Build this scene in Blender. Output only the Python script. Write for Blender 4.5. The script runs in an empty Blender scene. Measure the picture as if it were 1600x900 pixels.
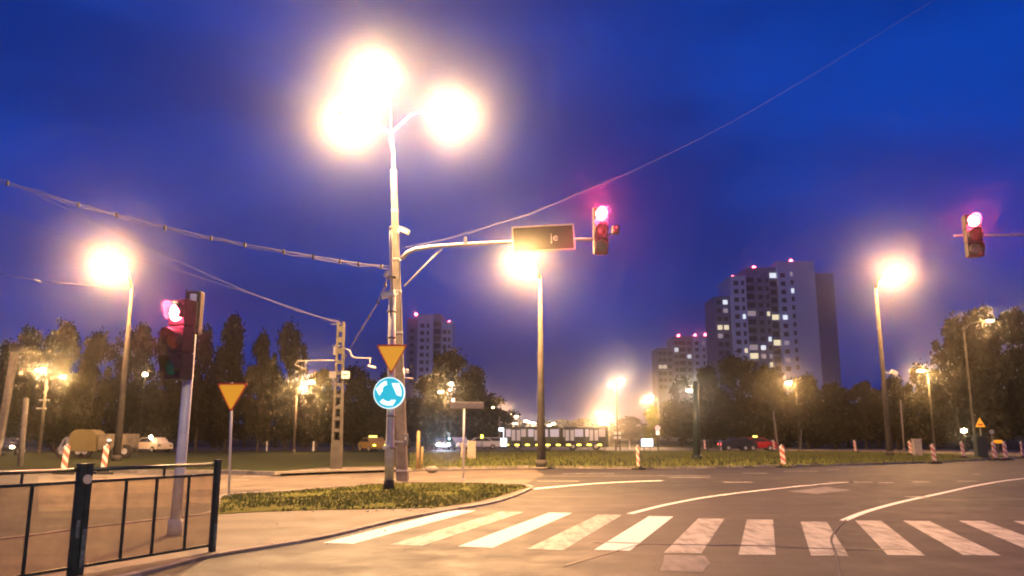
import bpy, bmesh, math, random
from mathutils import Vector, Matrix
random.seed(7)
R = math.radians
S = bpy.context.scene
COL = S.collection

# ------------------------------------------------------------------ camera, world, exposure
F = 1234.0                      # focal length in photo pixels (1600 wide)
TH = math.atan(233.0 / F)       # upward pitch
CH = 1.6
cam_d = bpy.data.cameras.new('camera'); cam = bpy.data.objects.new('camera', cam_d)
COL.objects.link(cam); S.camera = cam
cam.location = (0, 0, CH); cam.rotation_euler = (R(90) + TH, 0, 0)
cam_d.sensor_width = 36; cam_d.lens = F / 1600 * 36
cam_d.clip_start = 0.05; cam_d.clip_end = 6000

W_ = bpy.data.worlds.new('World'); S.world = W_; W_.use_nodes = True
nt = W_.node_tree; nt.nodes.clear()
sky = nt.nodes.new('ShaderNodeTexSky'); sky.sky_type = 'NISHITA'; sky.sun_disc = False
sky.sun_elevation = R(-3.0); sky.sun_rotation = R(200)
sky.air_density = 1.6; sky.dust_density = 0.6; sky.ozone_density = 4.0
tint = nt.nodes.new('ShaderNodeMix'); tint.data_type = 'RGBA'; tint.blend_type = 'MULTIPLY'
tint.inputs[0].default_value = 1.0
tc = nt.nodes.new('ShaderNodeTexCoord')
mp = nt.nodes.new('ShaderNodeMapping'); mp.inputs['Scale'].default_value = (1.0, 1.0, 2.6)
nz = nt.nodes.new('ShaderNodeTexNoise'); nz.inputs['Scale'].default_value = 3.1
nz.inputs['Detail'].default_value = 5; nz.inputs['Roughness'].default_value = 0.5
cr = nt.nodes.new('ShaderNodeValToRGB')
cr.color_ramp.elements[0].position = 0.38; cr.color_ramp.elements[0].color = (0.48, 0.55, 0.62, 1)
cr.color_ramp.elements[1].position = 0.64; cr.color_ramp.elements[1].color = (1.25, 1.15, 1.12, 1)
bg = nt.nodes.new('ShaderNodeBackground'); bg.inputs['Strength'].default_value = 0.88
ow = nt.nodes.new('ShaderNodeOutputWorld')
flat = nt.nodes.new('ShaderNodeMix'); flat.data_type = 'RGBA'; flat.inputs[0].default_value = 0.6
flat.inputs[7].default_value = (0.0, 0.080, 0.70, 1)
SKY_MUL = (0.25, 0.85, 1.4, 1)
t2 = nt.nodes.new('ShaderNodeMix'); t2.data_type = 'RGBA'; t2.blend_type = 'MULTIPLY'; t2.inputs[0].default_value = 1.0
t2.inputs[7].default_value = SKY_MUL
nt.links.new(tc.outputs['Generated'], mp.inputs['Vector'])
nt.links.new(mp.outputs['Vector'], nz.inputs['Vector'])
nt.links.new(nz.outputs['Fac'], cr.inputs['Fac'])
nt.links.new(sky.outputs['Color'], t2.inputs[6])
nt.links.new(t2.outputs[2], flat.inputs[6])
nt.links.new(flat.outputs[2], tint.inputs[6])
nt.links.new(cr.outputs['Color'], tint.inputs[7])
nt.links.new(tint.outputs[2], bg.inputs['Color'])
nt.links.new(bg.outputs[0], ow.inputs['Surface'])

S.view_settings.view_transform = 'Standard'; S.view_settings.look = 'None'
S.view_settings.exposure = 0.0; S.view_settings.gamma = 1.0
S.view_settings.use_curve_mapping = False
S.render.engine = 'CYCLES'
cy = S.cycles
cy.use_denoising = True
try: cy.denoiser = 'OPENIMAGEDENOISE'
except Exception: pass
cy.max_bounces = 6; cy.diffuse_bounces = 2; cy.glossy_bounces = 3; cy.transmission_bounces = 4
cy.volume_bounces = 0; cy.transparent_max_bounces = 12
cy.sample_clamp_indirect = 6.0
cy.pixel_filter_type = 'BLACKMAN_HARRIS'; cy.filter_width = 2.0
cy.use_light_tree = True

# ------------------------------------------------------------------ placement helpers
def ray(px, py):
    u = (px - 800) / F; v = (450 - py) / F
    return Vector((u, math.cos(TH) - v * math.sin(TH), math.sin(TH) + v * math.cos(TH)))
def G(px, py, z=0.0):
    d = ray(px, py); t = (z - CH) / d.z
    return Vector((d.x * t, d.y * t, z))
def P(px, py, Y):
    d = ray(px, py); t = Y / d.y
    return Vector((d.x * t, Y, CH + d.z * t))

# ------------------------------------------------------------------ materials
def new_mat(name):
    m = bpy.data.materials.new(name); m.use_nodes = True
    n = m.node_tree; b = n.nodes['Principled BSDF']
    return m, n, b
def nnoise(n, scale, detail=4, coord='Object', rough=0.55, sc=None):
    t = n.nodes.new('ShaderNodeTexCoord'); x = n.nodes.new('ShaderNodeTexNoise')
    x.inputs['Scale'].default_value = scale; x.inputs['Detail'].default_value = detail
    x.inputs['Roughness'].default_value = rough
    if sc:
        m = n.nodes.new('ShaderNodeMapping'); m.inputs['Scale'].default_value = sc
        n.links.new(t.outputs[coord], m.inputs['Vector']); n.links.new(m.outputs['Vector'], x.inputs['Vector'])
    else:
        n.links.new(t.outputs[coord], x.inputs['Vector'])
    return x
def ramp(n, src, stops):
    r = n.nodes.new('ShaderNodeValToRGB'); e = r.color_ramp.elements
    e[0].position, e[0].color = stops[0][0], tuple(stops[0][1]) + (1,)
    e[1].position, e[1].color = stops[1][0], tuple(stops[1][1]) + (1,)
    for p, c in stops[2:]:
        k = e.new(p); k.color = tuple(c) + (1,)
    n.links.new(src, r.inputs['Fac']); return r
def mixc(n, fac, a, b, mode='MIX'):
    m = n.nodes.new('ShaderNodeMix'); m.data_type = 'RGBA'; m.blend_type = mode
    for i, v in ((0, fac), (6, a), (7, b)):
        if isinstance(v, (int, float)): m.inputs[i].default_value = v
        elif isinstance(v, tuple): m.inputs[i].default_value = v + (1,)
        else: n.links.new(v, m.inputs[i])
    return m.outputs[2]
def bump(n, b, src, strength, dist=0.02):
    k = n.nodes.new('ShaderNodeBump'); k.inputs['Strength'].default_value = strength
    k.inputs['Distance'].default_value = dist
    n.links.new(src, k.inputs['Height']); n.links.new(k.outputs[0], b.inputs['Normal'])
def mat(name, c1, c2=None, rough=0.6, metal=0.0, scale=6.0, bmp=0.0, spec=0.5):
    m, n, b = new_mat(name)
    c2 = c2 or tuple(x * 0.75 for x in c1)
    x = nnoise(n, scale)
    r = ramp(n, x.outputs['Fac'], [(0.35, c2), (0.65, c1)])
    n.links.new(r.outputs['Color'], b.inputs['Base Color'])
    b.inputs['Roughness'].default_value = rough; b.inputs['Metallic'].default_value = metal
    b.inputs['Specular IOR Level'].default_value = spec
    if bmp: bump(n, b, x.outputs['Fac'], bmp)
    return m
def emat(name, col, strength):
    m, n, b = new_mat(name)
    b.inputs['Base Color'].default_value = (0.5, 0.5, 0.5, 1)
    b.inputs['Emission Color'].default_value = tuple(col) + (1,)
    b.inputs['Emission Strength'].default_value = strength
    return m

WARM = (1.0, 0.50, 0.17)
M = {}
M['steel'] = mat('galvanised_steel', (0.52, 0.51, 0.50), (0.36, 0.35, 0.34), 0.5, 0.15, 5, 0.05)
M['concrete_dark'] = mat('dark_concrete', (0.10, 0.085, 0.07), (0.055, 0.047, 0.04), 0.9, 0, 3, 0.3)  # darker concrete tone for lamp posts and the ladder-like mast
M['concrete'] = mat('weathered_concrete', (0.24, 0.20, 0.17), (0.14, 0.12, 0.10), 0.9, 0, 3, 0.3)
M['green_paint'] = mat('dark_green_paint', (0.018, 0.040, 0.034), (0.010, 0.020, 0.018), 0.35, 0, 9, 0.05)
M['scuff'] = mat('scuffed_bare_paint', (0.16, 0.19, 0.19), (0.04, 0.07, 0.065), 0.7, 0, 16, 0.1)
M['black'] = mat('black_plastic', (0.018, 0.018, 0.018), (0.01, 0.01, 0.01), 0.55, 0, 8)
M['rubber'] = mat('rubber', (0.03, 0.028, 0.027), None, 0.9, 0, 12)
M['white'] = mat('white_enamel', (0.75, 0.74, 0.70), (0.62, 0.60, 0.56), 0.4, 0, 8)
M['cream'] = mat('cream_board', (0.62, 0.52, 0.38), (0.5, 0.42, 0.3), 0.6, 0, 4)
M['board_tan'] = mat('tan_tarpaulin', (0.21, 0.17, 0.07), (0.18, 0.15, 0.06), 0.6, 0, 1.5)
M['yield_yellow_glow'] = mat('glowing_yellow_sheeting', (0.90, 0.50, 0.02), (0.86, 0.45, 0.02), 0.35, 0, 1)
_b = M['yield_yellow_glow'].node_tree.nodes['Principled BSDF']; _b.inputs['Emission Color'].default_value = (1.0, 0.42, 0.02, 1); _b.inputs['Emission Strength'].default_value = 0.45  # emission stands in for headlights shining back off the yellow sheeting
M['sign_red'] = mat('sign_red_sheeting', (0.65, 0.06, 0.02), (0.55, 0.05, 0.02), 0.4)
M['grey_panel'] = mat('grey_sign_back', (0.22, 0.20, 0.19), (0.16, 0.15, 0.15), 0.55, 0.3, 5)
M['post_wood'] = mat('pale_wooden_post', (0.55, 0.38, 0.17), (0.4, 0.27, 0.12), 0.8, 0, 8)
M['bark'] = mat('bark', (0.08, 0.055, 0.04), (0.04, 0.03, 0.02), 0.95, 0, 6, 0.4)
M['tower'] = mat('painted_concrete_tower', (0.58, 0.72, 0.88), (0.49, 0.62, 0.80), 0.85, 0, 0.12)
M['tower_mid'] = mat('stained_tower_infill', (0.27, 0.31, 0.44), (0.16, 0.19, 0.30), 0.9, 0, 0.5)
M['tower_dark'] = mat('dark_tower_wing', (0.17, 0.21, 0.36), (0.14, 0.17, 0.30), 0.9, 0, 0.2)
M['glass_dark'] = mat('dark_window_glass', (0.03, 0.035, 0.05), (0.02, 0.02, 0.03), 0.15, 0, 0.3)
M['cable'] = mat('cable_sheath', (0.30, 0.27, 0.26), (0.2, 0.18, 0.18), 0.6, 0, 5)
M['bus_green'] = mat('dark_green_bus_paint', (0.010, 0.022, 0.018), (0.008, 0.016, 0.014), 0.4)
M['car_dark'] = mat('dark_car_paint', (0.03, 0.03, 0.04), (0.02, 0.02, 0.025), 0.25)
M['car_red'] = mat('red_car_paint', (0.45, 0.02, 0.02), (0.4, 0.02, 0.02), 0.25)
M['car_white'] = mat('white_car_paint', (0.72, 0.72, 0.74), (0.65, 0.65, 0.67), 0.3)
M['car_yellow'] = mat('yellow_machine_paint', (0.25, 0.16, 0.04), (0.2, 0.13, 0.04), 0.4)
M['truck_grey'] = mat('grey_blue_truck_paint', (0.25, 0.26, 0.33), (0.2, 0.2, 0.26), 0.5)
M['truck_tan'] = mat('dull_flatbed_side', (0.24, 0.2, 0.14), (0.14, 0.12, 0.09), 0.7, 0, 2)
M['blue'] = mat('blue_sheeting', (0.02, 0.08, 0.45), (0.02, 0.07, 0.4), 0.4)
M['lamp_glass'] = emat('lit_sodium_lens', (1.0, 0.58, 0.25), 900)
M['lamp_far'] = emat('lit_distant_lens', (1.0, 0.66, 0.36), 160)
M['lamp_white'] = emat('lit_white_lens', (0.8, 0.88, 1.0), 160)
M['red_on'] = emat('lit_red_lens', (1.0, 0.10, 0.09), 42)
M['red_obst'] = emat('red_obstruction_lamp', (1.0, 0.10, 0.16), 40)
M['tail'] = emat('red_tail_lamp', (1.0, 0.04, 0.03), 6)
M['off_amber'] = mat('unlit_amber_lens', (0.20, 0.07, 0.01), None, 0.3)
M['off_green'] = mat('unlit_green_lens', (0.01, 0.16, 0.09), (0.01, 0.1, 0.06), 0.2)
M['yellow_lit'] = emat('lit_yellow_marker', (1.0, 0.72, 0.06), 9)
M['blue_lit'] = emat('lit_bluish_window', (0.42, 0.50, 0.78), 0.32)
M['blue_dim'] = emat('dim_bluish_window', (0.35, 0.42, 0.62), 0.13)
M['screen_lit'] = emat('lit_display_panel', (0.75, 0.85, 1.0), 3.2)
M['shop_lit'] = emat('lit_shop_front', (1.0, 0.8, 0.68), 1.3)
M['win_warm'] = emat('lit_window_warm', (1.0, 0.84, 0.50), 1.05)
M['win_white'] = emat('lit_window_white', (0.85, 0.92, 1.0), 1.15)
M['win_dim'] = emat('lit_window_dim', (0.60, 0.48, 0.50), 0.45)
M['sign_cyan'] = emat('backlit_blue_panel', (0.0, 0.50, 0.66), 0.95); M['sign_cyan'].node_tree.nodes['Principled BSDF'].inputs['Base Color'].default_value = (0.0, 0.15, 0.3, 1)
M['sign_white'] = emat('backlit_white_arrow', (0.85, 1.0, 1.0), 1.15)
M['taxi_roof'] = emat('lit_roof_sign', (1.0, 0.75, 0.1), 3)

# asphalt
def asphalt(name, base, var, dark, warm=(1, 1, 1)):
    m, n, b = new_mat(name)
    big = nnoise(n, 0.13, 5, sc=(1, 1, 1)); fine = nnoise(n, 42, 3, rough=0.8); mid = nnoise(n, 1.1, 6, rough=0.65)
    trk = nnoise(n, 0.55, 4, sc=(0.35, 2.3, 1))
    c = ramp(n, big.outputs['Fac'], [(0.33, dark), (0.66, base)]).outputs['Color']
    c2 = ramp(n, mid.outputs['Fac'], [(0.30, (0.62, 0.62, 0.62)), (0.72, (1.3, 1.28, 1.25))]).outputs['Color']
    c3 = ramp(n, fine.outputs['Fac'], [(0.30, (0.62, 0.62, 0.62)), (0.70, (1.35, 1.33, 1.3))]).outputs['Color']
    c4 = ramp(n, trk.outputs['Fac'], [(0.40, (0.76, 0.76, 0.76)), (0.62, (1.15, 1.15, 1.15))]).outputs['Color']
    c = mixc(n, 1.0, c, c2, 'MULTIPLY'); c = mixc(n, 1.0, c, c3, 'MULTIPLY'); c = mixc(n, 1.0, c, c4, 'MULTIPLY')
    # cracks
    t = n.nodes.new('ShaderNodeTexCoord'); v = n.nodes.new('ShaderNodeTexVoronoi')
    v.feature = 'DISTANCE_TO_EDGE'; v.inputs['Scale'].default_value = 0.16
    wob = nnoise(n, 1.3, 4)
    ma = n.nodes.new('ShaderNodeMix'); ma.data_type = 'RGBA'; ma.blend_type = 'LINEAR_LIGHT'; ma.inputs[0].default_value = 0.6
    n.links.new(t.outputs['Object'], ma.inputs[6]); n.links.new(wob.outputs['Color'], ma.inputs[7])
    n.links.new(ma.outputs[2], v.inputs['Vector'])
    cc = ramp(n, v.outputs['Distance'], [(0.0, (0.45, 0.45, 0.45)), (0.006, (1, 1, 1))]).outputs['Color']
    c = mixc(n, 1.0, c, cc, 'MULTIPLY')
    n.links.new(c, b.inputs['Base Color'])
    rr = ramp(n, mid.outputs['Fac'], [(0.3, (0.55, 0.55, 0.55)), (0.7, (0.8, 0.8, 0.8))])
    n.links.new(rr.outputs['Color'], b.inputs['Roughness'])
    bump(n, b, fine.outputs['Fac'], 0.5, 0.01)
    return m
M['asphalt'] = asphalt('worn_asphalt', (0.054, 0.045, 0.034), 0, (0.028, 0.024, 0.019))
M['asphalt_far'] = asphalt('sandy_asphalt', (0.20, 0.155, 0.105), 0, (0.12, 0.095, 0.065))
def kerb_joints():
    n = M['kerb_raw'].node_tree; b = n.nodes['Principled BSDF']; src = b.inputs['Base Color'].links[0].from_socket
    t = n.nodes.new('ShaderNodeTexCoord'); v = n.nodes.new('ShaderNodeTexVoronoi'); v.inputs['Scale'].default_value = 1.1
    n.links.new(t.outputs['Object'], v.inputs['Vector'])
    c = ramp(n, v.outputs['Color'], [(0.2, (0.6, 0.6, 0.6)), (0.8, (1.15, 1.15, 1.15))]).outputs['Color']
    n.links.new(mixc(n, 1.0, src, c, 'MULTIPLY'), b.inputs['Base Color'])
M['pavement'] = asphalt('old_pavement', (0.14, 0.095, 0.058), 0, (0.10, 0.07, 0.044))
M['kerb'] = M['kerb_raw'] = mat('kerb_concrete', (0.42, 0.36, 0.29), (0.28, 0.24, 0.19), 0.9, 0, 4, 0.3)

kerb_joints()
def paint(name, col, wear_lo, wear_hi):
    m, n, b = new_mat(name)
    a = nnoise(n, 1.6, 6, rough=0.75); f = nnoise(n, 30, 3, rough=0.8); s = nnoise(n, 2.2, 4, sc=(3.0, 0.5, 1))
    x = mixc(n, 0.45, a.outputs['Fac'], f.outputs['Fac']); x = mixc(n, 0.35, x, s.outputs['Fac'])
    r = ramp(n, x, [(wear_lo, (0.085, 0.078, 0.07)), (wear_hi, col)])
    n.links.new(r.outputs['Color'], b.inputs['Base Color']); b.inputs['Roughness'].default_value = 0.6
    return m
M['paint_new'] = paint('fresh_road_paint', (0.80, 0.76, 0.70), 0.22, 0.34)
M['paint_worn'] = paint('worn_road_paint', (0.34, 0.315, 0.285), 0.38, 0.52)
M['paint_mid'] = paint('used_road_paint', (0.44, 0.40, 0.35), 0.40, 0.54)
M['paint_faint'] = paint('faded_road_paint', (0.22, 0.20, 0.18), 0.44, 0.60)

def grass_mat(name, c1, c2, c3):
    m, n, b = new_mat(name)
    a = nnoise(n, 0.35, 6, rough=0.7); f = nnoise(n, 9, 5, rough=0.8)
    c = ramp(n, a.outputs['Fac'], [(0.3, c1), (0.7, c2), (0.52, c3)]).outputs['Color']
    d = ramp(n, f.outputs['Fac'], [(0.3, (0.5, 0.5, 0.5)), (0.7, (1.4, 1.4, 1.4))]).outputs['Color']
    n.links.new(mixc(n, 1.0, c, d, 'MULTIPLY'), b.inputs['Base Color']); b.inputs['Roughness'].default_value = 0.95; b.inputs['Specular IOR Level'].default_value = 0.1
    bump(n, b, f.outputs['Fac'], 1.0, 0.08)
    return m
M['grass'] = grass_mat('mown_grass', (0.13, 0.135, 0.025), (0.21, 0.175, 0.05), (0.15, 0.15, 0.03))
M['grass_far'] = grass_mat('field_grass', (0.030, 0.040, 0.014), (0.055, 0.05, 0.022), (0.040, 0.05, 0.018))
M['blade'] = mat('grass_blade', (0.20, 0.215, 0.04), (0.14, 0.15, 0.03), 0.8, 0, 0.8)
def leafmat(name, a, bcol):
    m, n, b = new_mat(name)
    x = nnoise(n, 0.7, 3); r = ramp(n, x.outputs['Fac'], [(0.35, a), (0.65, bcol)])
    n.links.new(r.outputs['Color'], b.inputs['Base Color']); b.inputs['Roughness'].default_value = 0.9; b.inputs['Specular IOR Level'].default_value = 0.05
    return m
M['leaf'] = leafmat('dark_foliage', (0.016, 0.016, 0.008), (0.030, 0.027, 0.012))
M['leaf_lamplit'] = leafmat('lamplit_foliage', (0.10, 0.11, 0.015), (0.12, 0.12, 0.02))  # brighter leaf copy, lamplight put into its colour

# stripes for beacons (diagonal red and white)
def stripes():
    m, n, b = new_mat('red_white_diagonal_sheeting')
    t = n.nodes.new('ShaderNodeTexCoord'); sp = n.nodes.new('ShaderNodeSeparateXYZ')
    n.links.new(t.outputs['Object'], sp.inputs[0])
    a = n.nodes.new('ShaderNodeMath'); a.operation = 'ADD'
    n.links.new(sp.outputs['X'], a.inputs[0]); n.links.new(sp.outputs['Z'], a.inputs[1])
    f = n.nodes.new('ShaderNodeMath'); f.operation = 'WRAP'; f.inputs[1].default_value = 0.36; f.inputs[2].default_value = 0
    n.links.new(a.outputs[0], f.inputs[0])
    g = n.nodes.new('ShaderNodeMath'); g.operation = 'GREATER_THAN'; g.inputs[1].default_value = 0.18
    n.links.new(f.outputs[0], g.inputs[0])
    dirt = nnoise(n, 7, 4); dr = ramp(n, dirt.outputs['Fac'], [(0.3, (0.72, 0.68, 0.62)), (0.6, (1, 1, 1))])
    c = mixc(n, g.outputs[0], (0.60, 0.15, 0.10), (0.82, 0.75, 0.68))
    n.links.new(mixc(n, 1.0, c, dr.outputs['Color'], 'MULTIPLY'), b.inputs['Base Color']); b.inputs['Roughness'].default_value = 0.5
    return m
M['stripes'] = stripes()

# dirty acrylic panes of the railing
def pane_mat():
    m, n, b = new_mat('dirty_acrylic_pane')
    out = n.nodes['Material Output']
    tr = n.nodes.new('ShaderNodeBsdfTransparent'); tr.inputs[0].default_value = (0.86, 0.82, 0.76, 1)
    df = n.nodes.new('ShaderNodeBsdfDiffuse'); df.inputs[0].default_value = (0.40, 0.33, 0.25, 1)
    tl = n.nodes.new('ShaderNodeBsdfTranslucent'); tl.inputs[0].default_value = (0.40, 0.33, 0.25, 1)
    gl = n.nodes.new('ShaderNodeBsdfGlossy'); gl.inputs['Roughness'].default_value = 0.25; gl.inputs[0].default_value = (0.5, 0.5, 0.5, 1)
    mA = n.nodes.new('ShaderNodeMixShader'); mA.inputs[0].default_value = 0.6
    n.links.new(df.outputs[0], mA.inputs[1]); n.links.new(tl.outputs[0], mA.inputs[2])
    x = nnoise(n, 2.2, 6, rough=0.7)
    r = ramp(n, x.outputs['Fac'], [(0.3, (0.07, 0.07, 0.07)), (0.7, (0.28, 0.28, 0.28))])
    mB = n.nodes.new('ShaderNodeMixShader'); n.links.new(r.outputs['Color'], mB.inputs[0])
    n.links.new(tr.outputs[0], mB.inputs[1]); n.links.new(mA.outputs[0], mB.inputs[2])
    mC = n.nodes.new('ShaderNodeMixShader'); mC.inputs[0].default_value = 0.05
    n.links.new(mB.outputs[0], mC.inputs[1]); n.links.new(gl.outputs[0], mC.inputs[2])
    n.links.new(mC.outputs[0], out.inputs['Surface'])
    return m
M['pane'] = pane_mat()

# ------------------------------------------------------------------ mesh builder
class MB:
    def __init__(s): s.bm = bmesh.new()
    def box(s, c, size, rz=0.0, bevel=0.0, rx=0.0, ry=0.0):
        mt = Matrix.Translation(Vector(c)) @ Matrix.Rotation(rz, 4, 'Z') @ Matrix.Rotation(ry, 4, 'Y') @ Matrix.Rotation(rx, 4, 'X') @ Matrix.Diagonal((size[0], size[1], size[2], 1))
        r = bmesh.ops.create_cube(s.bm, size=1.0, matrix=mt)
        if bevel:
            es = {e for v in r['verts'] for e in v.link_edges}
            bmesh.ops.bevel(s.bm, geom=list(es), offset=bevel, segments=2, affect='EDGES', profile=0.6)
        return s
    def tube(s, pts, r, seg=8, caps=True):
        pts = [Vector(p) for p in pts]; n = len(pts)
        rs = r if isinstance(r, (list, tuple)) else [r] * n
        rings = []; prev = None
        for i, p in enumerate(pts):
            d = (pts[min(i + 1, n - 1)] - pts[max(i - 1, 0)]).normalized()
            ref = Vector((0, 0, 1)) if abs(d.z) < 0.9 else Vector((0, 1, 0))
            a = d.cross(ref).normalized() if prev is None else (prev - d * prev.dot(d)).normalized()
            prev = a; b = d.cross(a)
            rings.append([s.bm.verts.new(p + (a * math.cos(2 * math.pi * k / seg) + b * math.sin(2 * math.pi * k / seg)) * rs[i]) for k in range(seg)])
        for i in range(n - 1):
            for k in range(seg):
                f = s.bm.faces.new((rings[i][k], rings[i][(k + 1) % seg], rings[i + 1][(k + 1) % seg], rings[i + 1][k])); f.smooth = seg > 5
        if caps:
            s.bm.faces.new(rings[0][::-1]); s.bm.faces.new(rings[-1])
        return s
    def prism(s, pts2, y0, y1, plane='XZ'):
        def v(p, y):
            return Vector((p[0], y, p[1])) if plane == 'XZ' else (Vector((y, p[0], p[1])) if plane == 'YZ' else Vector((p[0], p[1], y)))
        A = [s.bm.verts.new(v(p, y0)) for p in pts2]; B = [s.bm.verts.new(v(p, y1)) for p in pts2]
        n = len(pts2)
        s.bm.faces.new(A); s.bm.faces.new(B[::-1])
        for i in range(n):
            s.bm.faces.new((A[i], B[i], B[(i + 1) % n], A[(i + 1) % n]))
        return s
    def ball(s, c, r, sc=(1, 1, 1), seg=10):
        mt = Matrix.Translation(Vector(c)) @ Matrix.Diagonal((sc[0], sc[1], sc[2], 1))
        q = bmesh.ops.create_uvsphere(s.bm, u_segments=seg, v_segments=max(5, seg // 2 + 1), radius=r, matrix=mt)
        for v in q['verts']:
            for f in v.link_faces: f.smooth = True
        return s
    def quad(s, *p):
        s.bm.faces.new([s.bm.verts.new(Vector(q)) for q in p]); return s
    def poly(s, pts, tri=True):
        s.bm.faces.new([s.bm.verts.new(Vector(q)) for q in pts]); return s
    def build(s, name, m, parent=None, loc=None, recalc=True):
        if recalc: bmesh.ops.recalc_face_normals(s.bm, faces=s.bm.faces)
        me = bpy.data.meshes.new(name); s.bm.to_mesh(me); s.bm.free()
        me.materials.append(m if not isinstance(m, str) else M[m])
        o = bpy.data.objects.new(name, me); COL.objects.link(o)
        if parent is not None: o.parent = parent
        if loc is not None: o.location = loc
        return o
def tag(o, label=None, cat=None, group=None, kind=None):
    if label: o['label'] = label
    if cat: o['category'] = cat
    if group: o['group'] = group
    if kind: o['kind'] = kind
    return o
def thing(name, label, cat, loc=(0, 0, 0), rz=0.0, group=None):
    o = bpy.data.objects.new(name, None); COL.objects.link(o)
    o.empty_display_size = 0.2
    o.location = loc; o.rotation_euler = (0, 0, rz)
    return tag(o, label, cat, group)
def copy_tree(o, parent=None):
    c = o.copy(); COL.objects.link(c); c.parent = parent
    for ch in list(o.children): copy_tree(ch, c)
    return c
def circ(cx, cz, r, n=32, a0=0.0, a1=2 * math.pi):
    return [(cx + r * math.cos(a0 + (a1 - a0) * k / n), cz + r * math.sin(a0 + (a1 - a0) * k / n)) for k in range(n)]
def plight(parent, loc, power, col=WARM, radius=0.15, spot=None, name='lamp_light'):
    d = bpy.data.lights.new(name, 'POINT'); d.energy = power; d.color = col; d.shadow_soft_size = radius
    o = bpy.data.objects.new(name, d); COL.objects.link(o); o.parent = parent; o.location = loc
    return o

# ================================================================== SETTING: ground, roads, kerbs
def sheet(name, pts, z, m, cat=None):
    mb = MB(); bmv = [mb.bm.verts.new((p[0], p[1], z)) for p in pts]
    f = mb.bm.faces.new(bmv); bmesh.ops.triangulate(mb.bm, faces=[f])
    bmesh.ops.recalc_face_normals(mb.bm, faces=mb.bm.faces)
    for f in mb.bm.faces:
        if f.normal.z < 0: f.normal_flip()
    o = mb.build(name, m, recalc=False); o['kind'] = 'structure'; return o
sheet('ground', [(-1150, -42), (1150, -42), (1150, 1440), (-1150, 1440)], -0.03, M['grass_far'])

far_kerb_px = [(-900, 744), (-300, 741), (0, 739.5), (200, 739), (345, 739), (430, 742), (520, 738), (640, 735.5), (740, 733), (830, 731.5),
               (1000, 733), (1120, 732), (1224, 730), (1350, 727), (1460, 723.5), (1540, 719), (1640, 715), (1900, 711), (2600, 708)]
far_kerb = [G(x, y) for x, y in far_kerb_px]
road_pts = [(p.x, p.y) for p in far_kerb] + [(70, 8), (40, -15), (-30, -15), (-60, 5)]
sheet('road', road_pts, 0.0, M['asphalt'])
# field beyond
fz = 0.11
field = [(p.x, p.y) for p in far_kerb]
sheet('grass_field', field + [(900, 100), (900, 1400), (-900, 1400), (-900, 60)], fz, M['grass_far'])
def kerb_strip(name, pts, w, z, base=-0.02, side=1):
    """raised kerb following a polyline on the ground"""
    mb = MB(); rings = []
    n = len(pts)
    for i in range(n):
        a = Vector(pts[max(i - 1, 0)][:2]); b = Vector(pts[min(i + 1, n - 1)][:2]); p = Vector(pts[i][:2])
        d = (b - a).normalized(); nn = Vector((-d.y, d.x)) * side
        q = p + nn * w
        rings.append([mb.bm.verts.new((p.x, p.y, base)), mb.bm.verts.new((p.x, p.y, z[i] if isinstance(z, list) else z)),
                      mb.bm.verts.new((q.x, q.y, (z[i] if isinstance(z, list) else z))), mb.bm.verts.new((q.x, q.y, base))])
    for i in range(n - 1):
        for k in range(3):
            mb.bm.faces.new((rings[i][k], rings[i + 1][k], rings[i + 1][k + 1], rings[i][k + 1]))
    o = mb.build(name, 'kerb'); o['kind'] = 'structure'; return o
def smooth(pts, k=4):
    out = []
    P_ = [Vector(p[:2]) for p in pts]
    for i in range(len(P_) - 1):
        p0 = P_[max(i - 1, 0)]; p1 = P_[i]; p2 = P_[i + 1]; p3 = P_[min(i + 2, len(P_) - 1)]
        for j in range(k):
            t = j / k
            out.append(0.5 * ((2 * p1) + (p2 - p0) * t + (2 * p0 - 5 * p1 + 4 * p2 - p3) * t * t + (3 * p1 - p0 - 3 * p2 + p3) * t ** 3))
    out.append(P_[-1]); return out
kerb_strip('far_kerb', [(p.x, p.y) for p in far_kerb], 0.22, 0.135, side=-1 if far_kerb[0].x > far_kerb[-1].x else 1)

# distant roads across the field
def pxpoly(px, z): return [tuple(G(x, y, z)[:2]) for x, y in px]
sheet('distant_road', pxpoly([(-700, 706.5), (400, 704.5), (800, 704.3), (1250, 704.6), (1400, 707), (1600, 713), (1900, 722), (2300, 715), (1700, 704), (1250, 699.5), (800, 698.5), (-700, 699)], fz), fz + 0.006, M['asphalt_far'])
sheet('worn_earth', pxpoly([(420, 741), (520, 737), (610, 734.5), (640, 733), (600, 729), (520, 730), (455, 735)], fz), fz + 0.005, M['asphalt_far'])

sheet('tram_crossing', pxpoly([(60, 744), (345, 741.5), (430, 744.5), (520, 740), (640, 737), (835, 733.5), (850, 742), (820, 756), (600, 768), (300, 790), (60, 800)], 0.0), 0.0028, M['asphalt_far'])
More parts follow.
